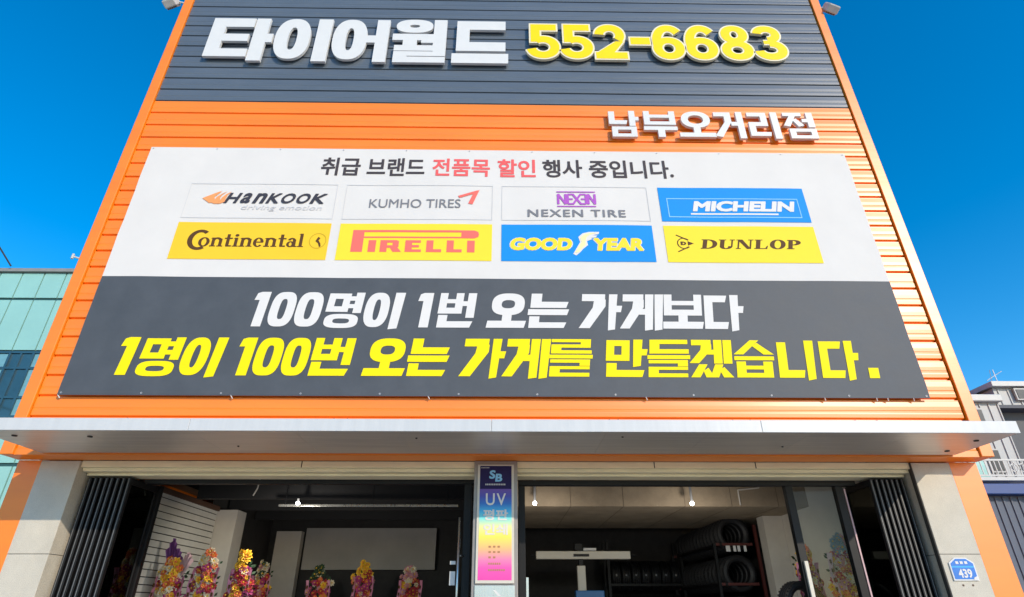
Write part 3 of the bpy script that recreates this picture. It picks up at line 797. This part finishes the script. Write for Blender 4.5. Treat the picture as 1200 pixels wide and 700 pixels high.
# ================================================================== TALL UV SIGN
uv = thing('upright_sign', 'tall narrow rainbow coloured sign reading UV on the centre post', 'sign', (-0.09, 7.76, 1.86))
MB().box(-0.325, 7.742, 1.865, 0.143, 7.769, 3.262).build('sign_frame', M['machine_white'], uv, bevel=0.003)
sy = 7.739
def flat_on(parent, name, mt, polys, y, raw=None):
    v2, f2 = raw if raw else union(polys)
    return MB().add([(x, y, z) for x, z in v2], f2).build(name, mt, parent)
MB().box(-0.295, sy, 1.90, 0.113, sy + 0.0025, 3.245).build('printed_face', M['rainbow'], uv)
flat_on(uv, 'navy_field', M['ink_navy'], [Q(-0.294, 2.955, 0.112, 3.244)], sy - 0.0015)
y2 = sy - 0.003
flat_on(uv, 'sign_lettering', M['ink_white'], None, y2, raw=merge2d([text2d('UV', -0.215, 0.04, 2.755, 2.90, 0, 0.012, space=1.2), text2d('평판', -0.245, 0.07, 2.575, 2.705, 0, 0.028), text2d('인쇄', -0.24, 0.065, 2.405, 2.535, 0, 0.028)]))
flat_on(uv, 'emblem', M['ink_pale_blue'], None, y2, raw=merge2d([text2d('S', -0.18, -0.09, 3.08, 3.19, 0.1, 0.04), text2d('B', -0.10, 0.0, 3.045, 3.145, 0.1, 0.04)]))
row = [Q(-0.225 + 0.022 * i, 3.00, -0.225 + 0.022 * i + 0.015, 3.02) for i in range(12)] + [Q(-0.28 + 0.018 * i, 3.215, -0.28 + 0.018 * i + 0.012, 3.226) for i in range(6)]
flat_on(uv, 'small_print', M['ink_pale_grey'], row, y2)
sp_ = []
for r_, n_ in ((2.26, 3), (2.20, 3), (2.14, 2), (2.07, 6), (2.0, 8)):
    for i in range(n_):
        wd = 0.03 if n_ < 4 else 0.017
        x = -0.17 + i * (0.055 if n_ < 4 else 0.026)
        sp_.append(Q(x, r_, x + wd, r_ + 0.022))
flat_on(uv, 'small_print', mat('ink_ochre', (0.45, 0.22, 0.10), 0.7), sp_, y2)
pl = thing('metal_plate', 'brushed metal plate with a pale mark below the rainbow sign', 'plate', (-0.09, 7.76, 1.2))
MB().box(-0.33, 7.752, 1.2, 0.15, 7.769, 1.845).build('plate_sheet', M['steel'], pl, bevel=0.002)
flat_on(pl, 'pale_mark', M['ink_white'], [rel((-0.2, 0.05), (1.70, 1.80), q) for q in ([(.35, 1), (.5, .9), (.75, .3), (.6, .3)], Q(0, .1, 1, .2))], 7.749)

# ================================================================== HOUSE NUMBER PLATE
hp = thing('house_number_plate', 'blue house number plate reading 439 on the right stone pier', 'number plate', (5.66, 7.79, 1.9))
out = [(-.155, 0), (.155, 0), (.155, .20), (.07, .255), (-.07, .255), (-.155, .20)]
def hpoly(pts, s=1.0, dz=0): return [(5.655 + a * s, 1.895 + dz + b * s) for a, b in pts]
solid('plate_back', M['sticker'], hp, [hpoly(out)], 7.778, 7.793)
flat_on(hp, 'plate_blue', M['blue_plate'], [hpoly([(-.14, .015), (.14, .015), (.14, .19), (.065, .242), (-.065, .242), (-.14, .19)])], 7.7765)
flat_on(hp, 'plate_stripe', M['blue_plate_light'], [hpoly([(-.14, .145), (.14, .145), (.14, .162), (-.14, .162)])], 7.7755)
flat_on(hp, 'plate_lettering', M['ink_white'], None, 7.7745, raw=merge2d([text2d('439', 5.575, 5.745, 1.925, 2.025, 0, 0.03)] + [union([hpoly(Q(-.075 + i * .055, .185, -.04 + i * .055, .215))]) for i in range(3)]))
flat_on(hp, 'plate_corner', M['ink_white'], [hpoly([(.085, .005), (.14, .005), (.14, .05), (.10, .035)])], 7.774)
for x in (5.60, 5.72):
    MB().bar((x, 7.79, 1.845), (x, 7.80, 1.845), 0.012, 10).build('bolt_hole', M['purple_rail'], hp)

# ================================================================== DOORS
def leaf_stack(label, xs, sgn, first):
    r = thing('folding_door', label, 'folding door', (xs[0], 8.3, 0))
    for i, x in enumerate(xs):
        y0, y1, zt = 7.96 + 0.006 * (i % 2), 8.66, 3.13
        h = 0.021
        mb = MB()
        mb.box(x - h, y0, 0.02, x + h, y0 + 0.055, zt)
        mb.box(x - h, y1 - 0.055, 0.02, x + h, y1, zt)
        mb.box(x - h, y0 + 0.0555, 0.02, x + h, y1 - 0.0555, 0.11)
        mb.box(x - h, y0 + 0.0555, zt - 0.08, x + h, y1 - 0.0555, zt)
        lf = mb.build('door_leaf', M['black_alu'], r, bevel=0.004)
        MB().box(x - 0.004, y0 + 0.055, 0.11, x + 0.004, y1 - 0.055, zt - 0.08).build('glass', G_DARK, lf)
        MB().box(x - h * .35, y0 - 0.004, 0.03, x + h * .15, y0 - 0.0005, zt - 0.01).build('edge_seal', M['silver_edge'], lf)
    return r
leaf_stack('black glass folding door stacked beside the left stone pier', [-5.43, -5.36, -5.29, -5.215, -5.145, -5.07, -4.99, -4.92], -1, 0)
leaf_stack('black glass folding door stacked beside the pier with the house number', [5.35, 5.285, 5.215, 5.15, 5.08, 5.01, 4.935], 1, 0)
df = thing('door_frame', 'black aluminium door frame with a tall silver pull handle beside the rainbow sign', 'door frame', (-2.7, 8.25, 0))
MB().box(-4.86, 8.21, 3.10, -0.38, 8.30, 3.154).build('top_rail', M['black_alu'], df, bevel=0.004)
MB().box(-0.52, 8.20, 0, -0.42, 8.30, 3.098).build('post', M['black_alu'], df, bevel=0.004)
MB().box(-4.96, 8.67, 0, -4.87, 8.75, 3.15).build('post', M['black_alu'], df, bevel=0.004)
hd = MB().bar((-0.565, 8.14, 0.9), (-0.565, 8.14, 2.66), 0.018, 12)
for z in (1.0, 2.2): hd.bar((-0.565, 8.14, z), (-0.5, 8.2, z), 0.012, 8)
hd.build('pull_handle', M['steel'], df, smooth=True)
for z0, z1 in ((1.86, 2.02), (2.10, 2.14)):
    MB().box(-0.67, 8.19, z0, -0.60, 8.22, z1).build('lock_plate', M['sticker'], df)
gf = thing('door_frame', 'black aluminium glazed shop front frame right of the rainbow sign', 'door frame', (2.5, 8.25, 0))
MB().box(0.21, 8.21, 3.085, 4.86, 8.30, 3.154).build('top_rail', M['black_alu'], gf, bevel=0.004)
MB().box(0.21, 8.21, 0, 0.30, 8.30, 3.083).build('post', M['black_alu'], gf, bevel=0.004)
MB().box(3.87, 8.21, 0, 3.97, 8.30, 3.083).build('post', M['black_alu'], gf, bevel=0.004)
MB().box(4.56, 8.21, 0, 4.66, 8.30, 3.083).build('post', M['black_alu'], gf, bevel=0.004)
MB().box(4.68, 8.22, 0, 4.70, 8.24, 3.05).build('trim_strip', M['rose_wrap'], gf)
MB().box(3.972, 8.25, 0.02, 4.558, 8.258, 3.08).build('glass', G_CLEAR, gf)
MB().box(3.90, 8.175, 0.8, 3.95, 8.2095, 2.14).build('pull_handle', M['machine_white'], gf, bevel=0.006)
MB().box(0.305, 8.215, 0, 0.335, 8.28, 1.95).build('door_jamb', M['steel'], gf)

# ================================================================== LAMPS
def lamp(x, z, label, top):
    r = thing('ceiling_lamp', label, 'lamp', (x, 9.88, z))
    MB().lathe((x, 9.88, z), (0, 0, 1), [(0.0001, -0.02), (0.022, -0.015), (0.032, 0.01), (0.025, 0.035), (0.0001, 0.04)], 16).build('bulb', M['lamp'], r, smooth=True)
    MB().bar((x, 9.88, z + 0.04), (x, 9.88, top), 0.02, 10).build('socket', M['lamp_body'], r)
    l = bpy.data.lights.new('lamp_light', 'SPOT'); l.spot_size = R_(178); l.spot_blend = 0.6; l.energy = 72 if x < 0 else 44; l.color = (1.0, 0.93, 0.82); l.shadow_soft_size = 0.05
    lo_ = bpy.data.objects.new('lamp_light', l); COL.objects.link(lo_); lo_.location = (0, -0.6, -0.32); lo_.parent = r; lo_.rotation_euler = (R_(52), 0, 0)
lamp(-3.30, 3.085, 'bright ceiling lamp hanging on the metal track in the dark left bay', 3.17)
lamp(0.52, 3.095, 'bright ceiling lamp by the rainbow sign in front of the concrete beam', 3.56)
lamp(3.08, 3.095, 'bright ceiling lamp above the tyre rack in front of the concrete beam', 3.56)
trk = thing('ceiling_track', 'pale metal track running across the dark ceiling of the left bay', 'ceiling track', (-2.0, 9.9, 3.08))
MB().box(-3.6, 9.86, 3.05, -0.72, 9.90, 3.085).build('rail', M['steel'], trk, bevel=0.004)
for x in (-3.5, -2.1, -0.9): MB().bar((x, 9.88, 3.08), (x, 9.88, 3.5), 0.006, 6).build('hanger', M['black_alu'], trk)
hc = MB().bar((-4.05, 9.9, 3.22), (-4.0, 9.9, 3.34), 0.012, 6).bar((-4.0, 9.9, 3.34), (-3.99, 9.9, 3.49), 0.012, 6)
tag(hc.build('hanging_cable', M['plaster']), 'short pale cable hanging from the dark ceiling of the left bay', 'cable')

# ================================================================== TYRES ON RACK
def tyre_mesh(name, mt=M['rubber'], R=0.31, W=0.215):
    prof = [(R - .105, -W * .36), (R - .06, -W * .5), (R - .02, -W * .46), (R, -W * .36)]
    for g_ in (-.2, 0.0, .2):
        prof += [(R + .002, g_ * W - .012), (R - .012, g_ * W - .006), (R - .012, g_ * W + .006), (R + .002, g_ * W + .012)]
    prof += [(R, W * .36), (R - .02, W * .46), (R - .06, W * .5), (R - .105, W * .36), (R - .12, 0)]
    mb = MB().lathe((0, 0, 0), (0, 1, 0), prof, 40)
    for s in (-1, 1):      # raised sidewall ring
        mb.lathe((0, 0, 0), (0, 1, 0), [(R - .045, s * W * .505), (R - .04, s * W * .52), (R - .033, s * W * .50)], 40)
    # shoulder blocks
    for i in range(40):
        a = 2 * math.pi * i / 40
        for s in (-1, 1):
            c = Vector((math.cos(a) * (R - .004), s * W * .40, math.sin(a) * (R - .004)))
            mb.bar(c, c + Vector((math.cos(a) * .008, 0, math.sin(a) * .008)), .014, 4)
    return mb
rack = thing('tyre_rack', 'red steel rack full of black tyres along the right interior wall', 'rack', (4.42, 13.3, 0))
for y in (11.9, 14.95):
    for x in (4.02, 4.84):
        MB().box(x - .025, y - .025, 0.01, x + .025, y + .025, 3.02 if x > 4.5 else 2.70).build('upright', M['rack_red'] if x > 4.5 else M['black_alu'], rack)
SH = (0.62, 1.32, 2.02, 2.70)
for z in SH:
    for x in (4.14, 4.72):
        MB().box(x - .022, 11.87, z - .05, x + .022, 14.98, z).build('beam', M['rack_red'] if x > 4.5 else M['black_alu'], rack)
    for y in (11.9, 14.95):
        MB().box(4.047, y - .021, z - .05, 4.117, y + .021, z - .002).build('cross_bar', M['rack_red'], rack)
        MB().box(4.163, y - .02, z - .047, 4.697, y + .02, z - .003).build('cross_bar', M['rack_red'], rack)
proto = tyre_mesh('tyre').build('tyre', M['rubber'], smooth=False)
lab_m = MB().box(-.03, -.07, .311, .03, .07, .3125)
first = True
def copy_thing(src):
    c = src.copy(); COL.objects.link(c)
    for ch in src.children:
        d = ch.copy(); COL.objects.link(d); d.parent = c
    return c
tag(proto, 'black tyre standing in the full row on the top shelf of the red rack', 'tyre', 'tyres on the top shelf of the red rack')
names = {2.70: ('black tyre standing in the full row on the top shelf of the red rack', 'tyres on the top shelf of the red rack'),
         2.02: ('black tyre in the row directly below the top shelf of the red rack', 'tyres on the second shelf of the red rack'),
         1.32: ('black tyre in the lowest visible row of the red rack', 'tyres on the third shelf of the red rack')}
DX = 0.31 * math.sin(math.acos((0.31 - 0.045) / 0.31)) if False else 0.0
for z in (2.70, 2.02, 1.32):
    for i in range(13):
        o = proto if first else copy_thing(proto)
        first = False
        # seated between the two shelf beams (gap .536): dips by R - sqrt(R^2 - .268^2)
        o.location = (4.43 + rnd.uniform(-.006, .006), 12.02 + i * 0.232, z + 0.163)
        o.rotation_euler = (0, rnd.uniform(0, 6.28), rnd.uniform(-.03, .03))
        o['label'], o['group'] = names[z]
# price cards hanging on the rack edge
for i, y in enumerate((11.86,)):
    for j, x in enumerate((4.22, 4.36, 4.44, 4.56)):
        o = MB().box(x, y - .004, 2.545 - .0 * j, x + (.08 if j == 0 else .05), y, 2.648).build('price_card', M['sticker'])
        tag(o, 'white price card clipped under the top shelf of the red rack', 'price card', 'white price cards on the red rack')
# back rack with labelled tyres
rk2 = thing('tyre_rack', 'dark rack of labelled tyres against the back wall of the right bay', 'rack', (3.4, 15.0, 0))
for x in (2.45, 4.15):
    for y in (14.72, 15.28):
        MB().box(x - .03, y - .03, 0.01, x + .03, y + .03, 3.0).build('upright', M['black_alu'], rk2)
for z in (0.7, 1.4, 2.1):
    for y in (14.76, 15.24):
        MB().box(2.48, y - .02, z - .05, 4.12, y + .02, z).build('beam', M['black_alu'], rk2)
t2 = tyre_mesh('tyre').build('tyre', M['rubber'])
t2.rotation_euler = (0, 0, math.pi / 2)
st = MB().box(.309, -.03, -.02, .3135, .01, .02).build('sticker', mat('dull_label', (.30, .30, .32), .7), t2, local=True)
tag(t2, 'black tyre with a white tread label on the dark back rack', 'tyre', 'labelled tyres on the dark back rack')
first = True
for z in (2.1, 1.4, 0.7):
    for i in range(7):
        o = t2 if first else copy_thing(t2)
        first = False
        o.location = (2.62 + i * .228, 15.0, z + .175)
        o.rotation_euler = (0, 0, -math.pi / 2)

# wheel aligner
wa = thing('wheel_aligner', 'white wheel alignment machine with a wide camera beam on a column', 'machine', (1.58, 12.5, 0))
MB().box(0.66, 12.44, 2.455, 2.52, 12.56, 2.60).build('camera_beam', M['machine_white'], wa, bevel=0.012)
MB().box(1.46, 12.46, 0.3, 1.62, 12.58, 2.34).build('column', M['machine_white'], wa, bevel=0.01)
MB().box(1.50, 12.455, 2.342, 1.58, 12.57, 2.453).build('bracket', M['black_alu'], wa)
MB().box(1.40, 12.41, 2.50, 1.70, 12.4385, 2.545).build('sensor_bar', M['dark_wall'], wa)
MB().box(1.42, 12.42, 2.61, 1.58, 12.56, 2.74).build('camera_head', M['black_alu'], wa, bevel=.01)
MB().box(1.60, 12.44, 2.61, 1.85, 12.52, 2.655).build('top_panel', M['sticker'], wa)  # plain white panel above the camera beam, no emission
MB().box(1.38, 12.2, 0.9, 1.92, 12.43, 1.90).build('monitor', M['machine_blue'], wa, bevel=.015)
MB().box(1.25, 12.1, 0.01, 2.0, 12.8, 0.298).build('base', M['machine_white'], wa, bevel=.01)
for x in (0.56, 2.62):
    MB().bar((x, 12.5, 2.53), (x + (.07 if x < 1 else -.07), 12.5, 2.53), .022, 10).build('end_camera', M['black_alu'], wa)
# standing display tyre by the glazed door
dt = tyre_mesh('tyre', R=0.34, W=.24).build('tyre', M['rubber'])
dt.location = (4.42, 9.62, 1.62)
dt.rotation_euler = (0, 0, R_(12))
tag(dt, 'large black tyre on a display stand seen behind the glazed door', 'tyre')
ds = thing('display_stand', 'pale display stand carrying a large black tyre behind the glazed door', 'stand', (4.42, 9.62, 0))
MB().box(4.2, 9.45, 0.01, 4.64, 9.8, 0.05).build('base', M['steel'], ds)
MB().box(4.38, 9.58, 0.05, 4.46, 9.66, 1.25).build('column', M['steel'], ds)
MB().box(4.24, 9.56, 1.252, 4.60, 9.68, 1.283).build('cradle', M['steel'], ds)

# ================================================================== CONGRATULATION WREATHS
FLM = ['fl_red', 'fl_yellow', 'fl_orange', 'fl_cream', 'fl_magenta', 'fl_blue', 'fl_pink', 'leaf']
def flower(mb, c, r, k, facing):
    f = Vector(facing).normalized(); u = f.orthogonal().normalized(); q = f.cross(u)
    c = Vector(c); a0 = rnd.uniform(0, 1)
    for ring, (rr, h, n) in enumerate(((1.0, .15, 7), (.65, .45, 6))):
        for i in range(n):
            a = 2 * math.pi * (i + a0 + ring * .4) / n
            e = u * math.cos(a) + q * math.sin(a); t = u * -math.sin(a) + q * math.cos(a)
            tip = c + e * r * rr + f * r * h; mid = c + e * r * rr * .6 + f * r * (h + .1)
            mb.add([c + f * r * .05 * ring, mid + t * r * .32, tip, mid - t * r * .32], [(0, 1, 2, 3)], k)
    s = c + f * r * .35
    mb.add([s + u * r * .25, s + q * r * .25, s - u * r * .25, s - q * r * .25, s + f * r * .3], [(0, 1, 4), (1, 2, 4), (2, 3, 4), (3, 0, 4)], 1 if k != 1 else 2)

def wreath(label, x, y, top, tops, wrap, spread=0.20, seed=0, ribbon='pink'):
    rnd.seed(seed); spread *= 1.22
    r = thing('flower_wreath', label, 'flower wreath', (x, y, 0), group='congratulation flower wreaths')
    e = MB()
    for sx in (-.28, .28): e.bar((x + sx, y - .05, 0.01), (x + sx * .25, y + .06, top - .35), .015, 6)
    e.bar((x, y + .4, 0.01), (x, y + .07, top - .5), .015, 6)
    e.bar((x - .2, y, .8), (x + .2, y, .8), .012, 6)
    e.build('easel', M['wood'], r)
    lf = MB()
    for i in range(70):
        t = rnd.random(); zz = top - .2 - t * 1.3
        a = rnd.uniform(-1, 1)
        wd = spread * .62
        c = Vector((x + a * wd, y + .03 + rnd.uniform(-.03, .05), zz)); d = Vector((a * .8 + rnd.uniform(-.4, .4), rnd.uniform(-.3, .2), rnd.uniform(-.2, 1))).normalized() * rnd.uniform(.05, .09)
        sd_ = d.cross(Vector((0, 1, 0))).normalized() * .02
        lf.add([c, c + d * .5 + sd_, c + d, c + d * .5 - sd_], [(0, 1, 2, 3)])
    lf.build('leaves', M['leaf'], r)
    fl = MB()
    for i in range(130):
        t = i / 130; zz = top - .06 - t * 1.35
        wd = (spread * .8) * (.45 + min(1, t * 6) * .55) * (1.0 + .25 * math.sin(t * 13 + seed))
        a = rnd.uniform(-1, 1) * (1 if t > .12 else .8)
        c = (x + a * wd, y - .07 - .05 * (1 - a * a) + rnd.uniform(-.02, .02), zz + rnd.uniform(-.03, .03))
        k = rnd.choice(tops) if t < .16 else rnd.choice([0, 0, 1, 2, 1, 4, 6, 0, 3, 4])
        flower(fl, c, rnd.uniform(.045, .075), k, (a * .7, -1, rnd.uniform(-.1, .5)))
    fl.build('flowers', [M[q] for q in FLM], r)
    # pleated wrapping paper: pointed fans behind the top blooms
    for (ax, hgt, mt) in wrap:
        wp = MB(); n = 9; vs = [(x + ax * .25, y - .0, top - .42)]
        for i in range(n + 1):
            a = -0.5 + i / n
            hh = hgt * (1 - .8 * abs(a) ** 1.3)
            vs.append((x + ax + a * .16, y + .0 + (.03 if i % 2 else -.03), top - .30 + hh * .9))
        wp.add(vs, [(0, i + 1, i + 2) for i in range(n)])
        n0 = len(wp.v)
        wp.add([(a_, b_ + .003, c_) for a_, b_, c_ in vs], [(0, i + 2, i + 1) for i in range(n)])
        wp.build('wrapping_fan', M[mt], r)
    for s in (-1, 1):
        rb = MB(); xs = x + s * spread * .82; vs = []
        for i in range(12):
            zz = top - .28 - i * .12
            wv = .015 * math.sin(i * 1.3 + seed)
            vs += [(xs + wv - .027, y - .10 + wv, zz), (xs + wv + .027, y - .12 - wv, zz)]
        rb.add(vs, [(2 * i, 2 * i + 1, 2 * i + 3, 2 * i + 2) for i in range(11)])
        rb.add([(a_, b_ + .002, c_) for a_, b_, c_ in vs], [(2 * i + 2, 2 * i + 3, 2 * i + 1, 2 * i) for i in range(11)])
        ro = rb.build('ribbon', M[ribbon], r)
        wr = MB()
        for i in range(9):
            zz = top - .42 - i * .12
            wr.box(xs - .016, y - .124, zz, xs + .014, y - .121, zz + .05).box(xs - .004, y - .124, zz - .02, xs + .004, y - .121, zz)
        wr.build('ribbon_writing', M['ink_brown'], ro)
    return r
wreath('flower wreath with a tall pointed purple wrap beside the slat wall', -4.86, 9.6, 2.30, [1, 3, 2], [(-.12, .62, 'purple'), (-.02, .46, 'purple'), (.15, .40, 'rose_wrap')], .19, 1)
wreath('flower wreath topped with cream blooms in front of the white inner pillar', -4.36, 9.6, 2.42, [3, 3, 3, 2], [(0, .22, 'rose_wrap')], .17, 2)
wreath('slim flower wreath topped with bright yellow blooms', -3.83, 9.6, 2.40, [1, 1, 1], [], .13, 3)
wreath('dim flower wreath at the left edge of the pale inner wall', -4.6, 12.5, 2.44, [7, 6, 3], [], .15, 4)
wreath('dim flower wreath with a leafy green top before the grey board', -3.5, 12.5, 2.36, [7, 7, 3], [], .2, 5)
wreath('dim flower wreath with a yellow and red top before the grey board', -2.66, 12.5, 2.42, [1, 1, 0], [], .17, 6)
wreath('dim flower wreath with a pale pink top right of the others', -1.76, 12.5, 2.36, [3, 6, 6], [(0, .2, 'rose_wrap')], .2, 7)
wreath('flower wreath with a blue grey top behind the glazed door', 4.98, 9.35, 2.60, [5, 5, 6], [(0, .2, 'rose_wrap')], .19, 8, 'rose_wrap')
wreath('flower wreath with a loose golden top beside the display tyre', 4.68, 9.85, 2.50, [1, 1, 2], [(0.05, .15, 'fl_yellow')], .14, 9)

# ================================================================== FLOODLIGHTS ON THE TOP CORNERS
def flood(label, s, x, z, tilt):
    r = thing('floodlight', label, 'floodlight', (x, 7.45, z))
    MB().bar((x, 7.45, z + .06), (x - s * .42, 7.55, z + .06), .016, 8).build('arm', M['flood_white'], r)
    b = MB()
    b.box(-.12, -.075, -.15, .12, .075, .15)
    o = b.build('lamp_housing', M['flood_white'], r, bevel=.02, local=True); o.rotation_euler = (R_(-28), R_(tilt), R_(s * 12))
    l = MB().box(-.095, -.08, -.125, .095, -.0755, .125).build('lens', M['flood_lens'], o, local=True)
    f = MB()
    for i in range(6): f.box(-.10 + i * .037, .076, -.12, -.088 + i * .037, .10, .12)
    f.build('cooling_fin', M['flood_lens'], o, local=True)
flood('floodlight on an arm at the upper left corner of the facade', -1, -6.56, 12.10, -18)
flood('floodlight on an arm at the upper right corner of the facade', 1, 6.50, 12.19, 14)
sp2 = thing('wall_spike', 'small white bracket sticking out of the left facade edge', 'bracket', (-6.36, 7.45, 6.22))
MB().bar((-6.33, 7.5, 6.22), (-6.43, 7.46, 6.24), .014, 8).bar((-6.43, 7.46, 6.20), (-6.43, 7.46, 6.28), .018, 8).build('bracket_arm', M['flood_white'], sp2)

# ================================================================== NEIGHBOUR LEFT: mint glass block
nb = thing('glass_office', 'mint green glass office block behind the left side of the shop', 'office building', (-25, 20, 0))
gx0, gx1, gt = -36.0, -10.5, 13.40
mb = MB()
xs = []
x = -18.90 - 0.85 * 14
while x < gx1: xs.append(x); x += 0.85
rows = [(12.15, gt - .12), (9.98, 12.08), (5.9, 7.4), (4.0, 5.82), (0.05, 3.95)]
pan = MB()
for i in range(len(xs) - 1):
    for z0, z1 in rows:
        pan.box(xs[i] + .025, 20.02, z0 + .02, xs[i + 1] - .025, 20.08, z1 - .02)
pan.build('mint_panels', M['mint'], nb)
MB().box(xs[0] - .1, 20.081, 0, xs[-1] + .1, 34, gt - .15).build('core_wall', M['mullion'], nb)
win = None
for i in range(len(xs) - 1):
    f = MB()
    for zz in (7.46, 8.15, 9.25, 9.86):
        f.box(xs[i] + .02, 19.99, zz, xs[i + 1] - .02, 20.07, zz + .08)
    f.box(xs[i] - .02, 19.98, 7.46, xs[i] + .06, 20.075, 9.94)
    f.box((xs[i] + xs[i + 1]) / 2 - .03, 19.985, 7.54, (xs[i] + xs[i + 1]) / 2 + .03, 20.07, 9.86)
    fo = f.build('window', M['mint_win'], nb)
    MB().box(xs[i] + .06, 20.04, 7.55, xs[i + 1] - .02, 20.06, 9.85).build('pane', M['pale_win'] if i % 3 else M['mint_win'], fo)
MB().box(xs[0] - .15, 19.9, gt - .12, xs[-1] + .15, 34.1, gt + .02).build('roof_edge', mat('roof_edge_grey', (.25, .25, .24), .6), nb)
cb = MB()
pts = [(-19.2, 19.7, 8.6 - .0), (-18.3, 19.6, 8.1), (-17.2, 19.4, 7.75)]
for a, b in zip(pts, pts[1:]): cb.bar(a, b, .035, 6)
tag(cb.build('slack_cable', M['cable']), 'black slack cable crossing low in front of the mint glass block', 'cable')
cb = MB()
pts = [(-26, 19.5, 19.0), (-22.0, 19.5, 15.9), (-19.9, 19.5, 14.25), (-19.3, 19.8, 13.45)]
for a, b in zip(pts, pts[1:]): cb.bar(a, b, .03, 6)
tag(cb.build('overhead_cable', M['cable']), 'dark cable rising from the roof edge of the mint glass block into the sky', 'cable')

# ================================================================== NEIGHBOUR RIGHT: grey clad house
hb = thing('grey_house', 'grey standing seam house with a small balcony behind the right side of the shop', 'house', (16, 18, 0))
fw_ = MB().box(11.0, 18.0, 0, 16.0, 27, 7.46)
x = 11.15
while x < 16.0:
    fw_.box(x, 17.965, 4.84, x + .035, 17.999, 7.44); x += .30
fw_.build('siding_wall', M['siding'], hb)
MB().box(10.8, 17.8, 7.47, 16.06, 18.1, 7.70).build('gutter', M['flood_white'], hb, bevel=.03)
rf = MB(); rf.add([(10.8, 17.95, 7.70), (16.05, 17.95, 7.70), (16.05, 22.5, 9.6), (10.8, 22.5, 9.6), (10.8, 27.1, 7.7), (16.05, 27.1, 7.7)], [(0, 1, 2, 3), (3, 2, 5, 4), (1, 5, 2), (0, 3, 4)])
rf.build('roof', M['roof_dark'], hb)
MB().box(16.01, 18.5, 0, 24, 27, 7.36).build('rendered_wall', M['grey_render'], hb)
up = MB().box(16.07, 18.05, 7.42, 24, 26.9, 7.98)
x = 16.2
while x < 24:
    up.box(x, 18.02, 7.44, x + .035, 18.049, 7.96); x += .32
up.build('upper_siding', M['siding'], hb)
MB().box(15.95, 17.85, 8.0, 24.2, 27.2, 8.16).build('eaves', M['flood_white'], hb)
MB().box(16.0, 18.0, 7.30, 24, 18.5, 7.405).build('dark_soffit', M['roof_dark'], hb)
for x0, z0, x1, z1 in ((15.02, 6.70, 15.32, 7.22), (15.0, 5.30, 15.34, 5.92), (16.72, 7.60, 17.3, 7.90)):
    f = MB().box(x0 - .05, 17.93, z0 - .05, x1 + .05, 17.9985, z1 + .05).build('window', M['siding'], hb)
    MB().box(x0, 17.915, z0, x1, 17.929, z1).build('pane', M['shade_black'], f)
f = MB().box(14.30, 17.93, 4.95, 14.86, 17.9985, 5.90).build('window', M['flood_white'], hb)
MB().box(14.36, 17.915, 5.0, 14.80, 17.929, 5.85).build('pane', M['mint'], f)
bl = MB().box(12.8, 17.1, 4.86, 15.6, 17.96, 4.95).build('balcony', M['flood_white'], hb)
rl = MB()
rl.box(12.8, 17.1, 5.42, 15.6, 17.14, 5.47).box(12.8, 17.1, 4.98, 15.6, 17.14, 5.02)
x = 12.85
while x < 15.6: rl.box(x, 17.11, 5.02, x + .025, 17.13, 5.42); x += .14
for cx in (14.95, 15.2): rl.lathe((cx, 17.12, 5.22), (0, 1, 0), [(.10, -.01), (.13, -.01), (.13, .01), (.10, .01)], 14)
rl.build('railing', M['flood_white'], bl)
ln = thing('lean_to_shed', 'blue edged shed roof below the balcony of the grey house', 'shed', (15, 16, 0))
MB().box(12.0, 16.5, 4.38, 19.0, 17.9, 4.66).build('roof_edge', M['blue_trim'], ln, bevel=.02)
wl = MB().box(12.1, 16.8, 0, 18.9, 17.85, 4.37)
x = 12.2
while x < 18.8: wl.box(x, 16.77, 0.05, x + .05, 16.799, 4.35); x += .22
wl.build('sheet_wall', M['blue_grey'], ln)
cbk = MB(); pts = [(14.55, 16.45, 4.6), (14.7, 16.45, 4.45), (14.95, 16.45, 4.28), (15.2, 16.45, 4.25)]
for a, b in zip(pts, pts[1:]): cbk.bar(a, b, .012, 6)
cbk.build('loose_wire', M['flood_white'], ln)
an = thing('roof_antenna', 'thin aerial on the roof of the grey house', 'antenna', (17.2, 19, 8.16))
MB().bar((17.2, 19, 8.16), (17.2, 19, 9.0), .015, 6).build('mast', M['lamp_body'], an)
MB().bar((16.85, 19, 8.6), (17.5, 19, 8.95), .012, 6).bar((17.0, 18.9, 8.95), (17.1, 19.1, 8.6), .01, 6).build('rods', M['lamp_body'], an)
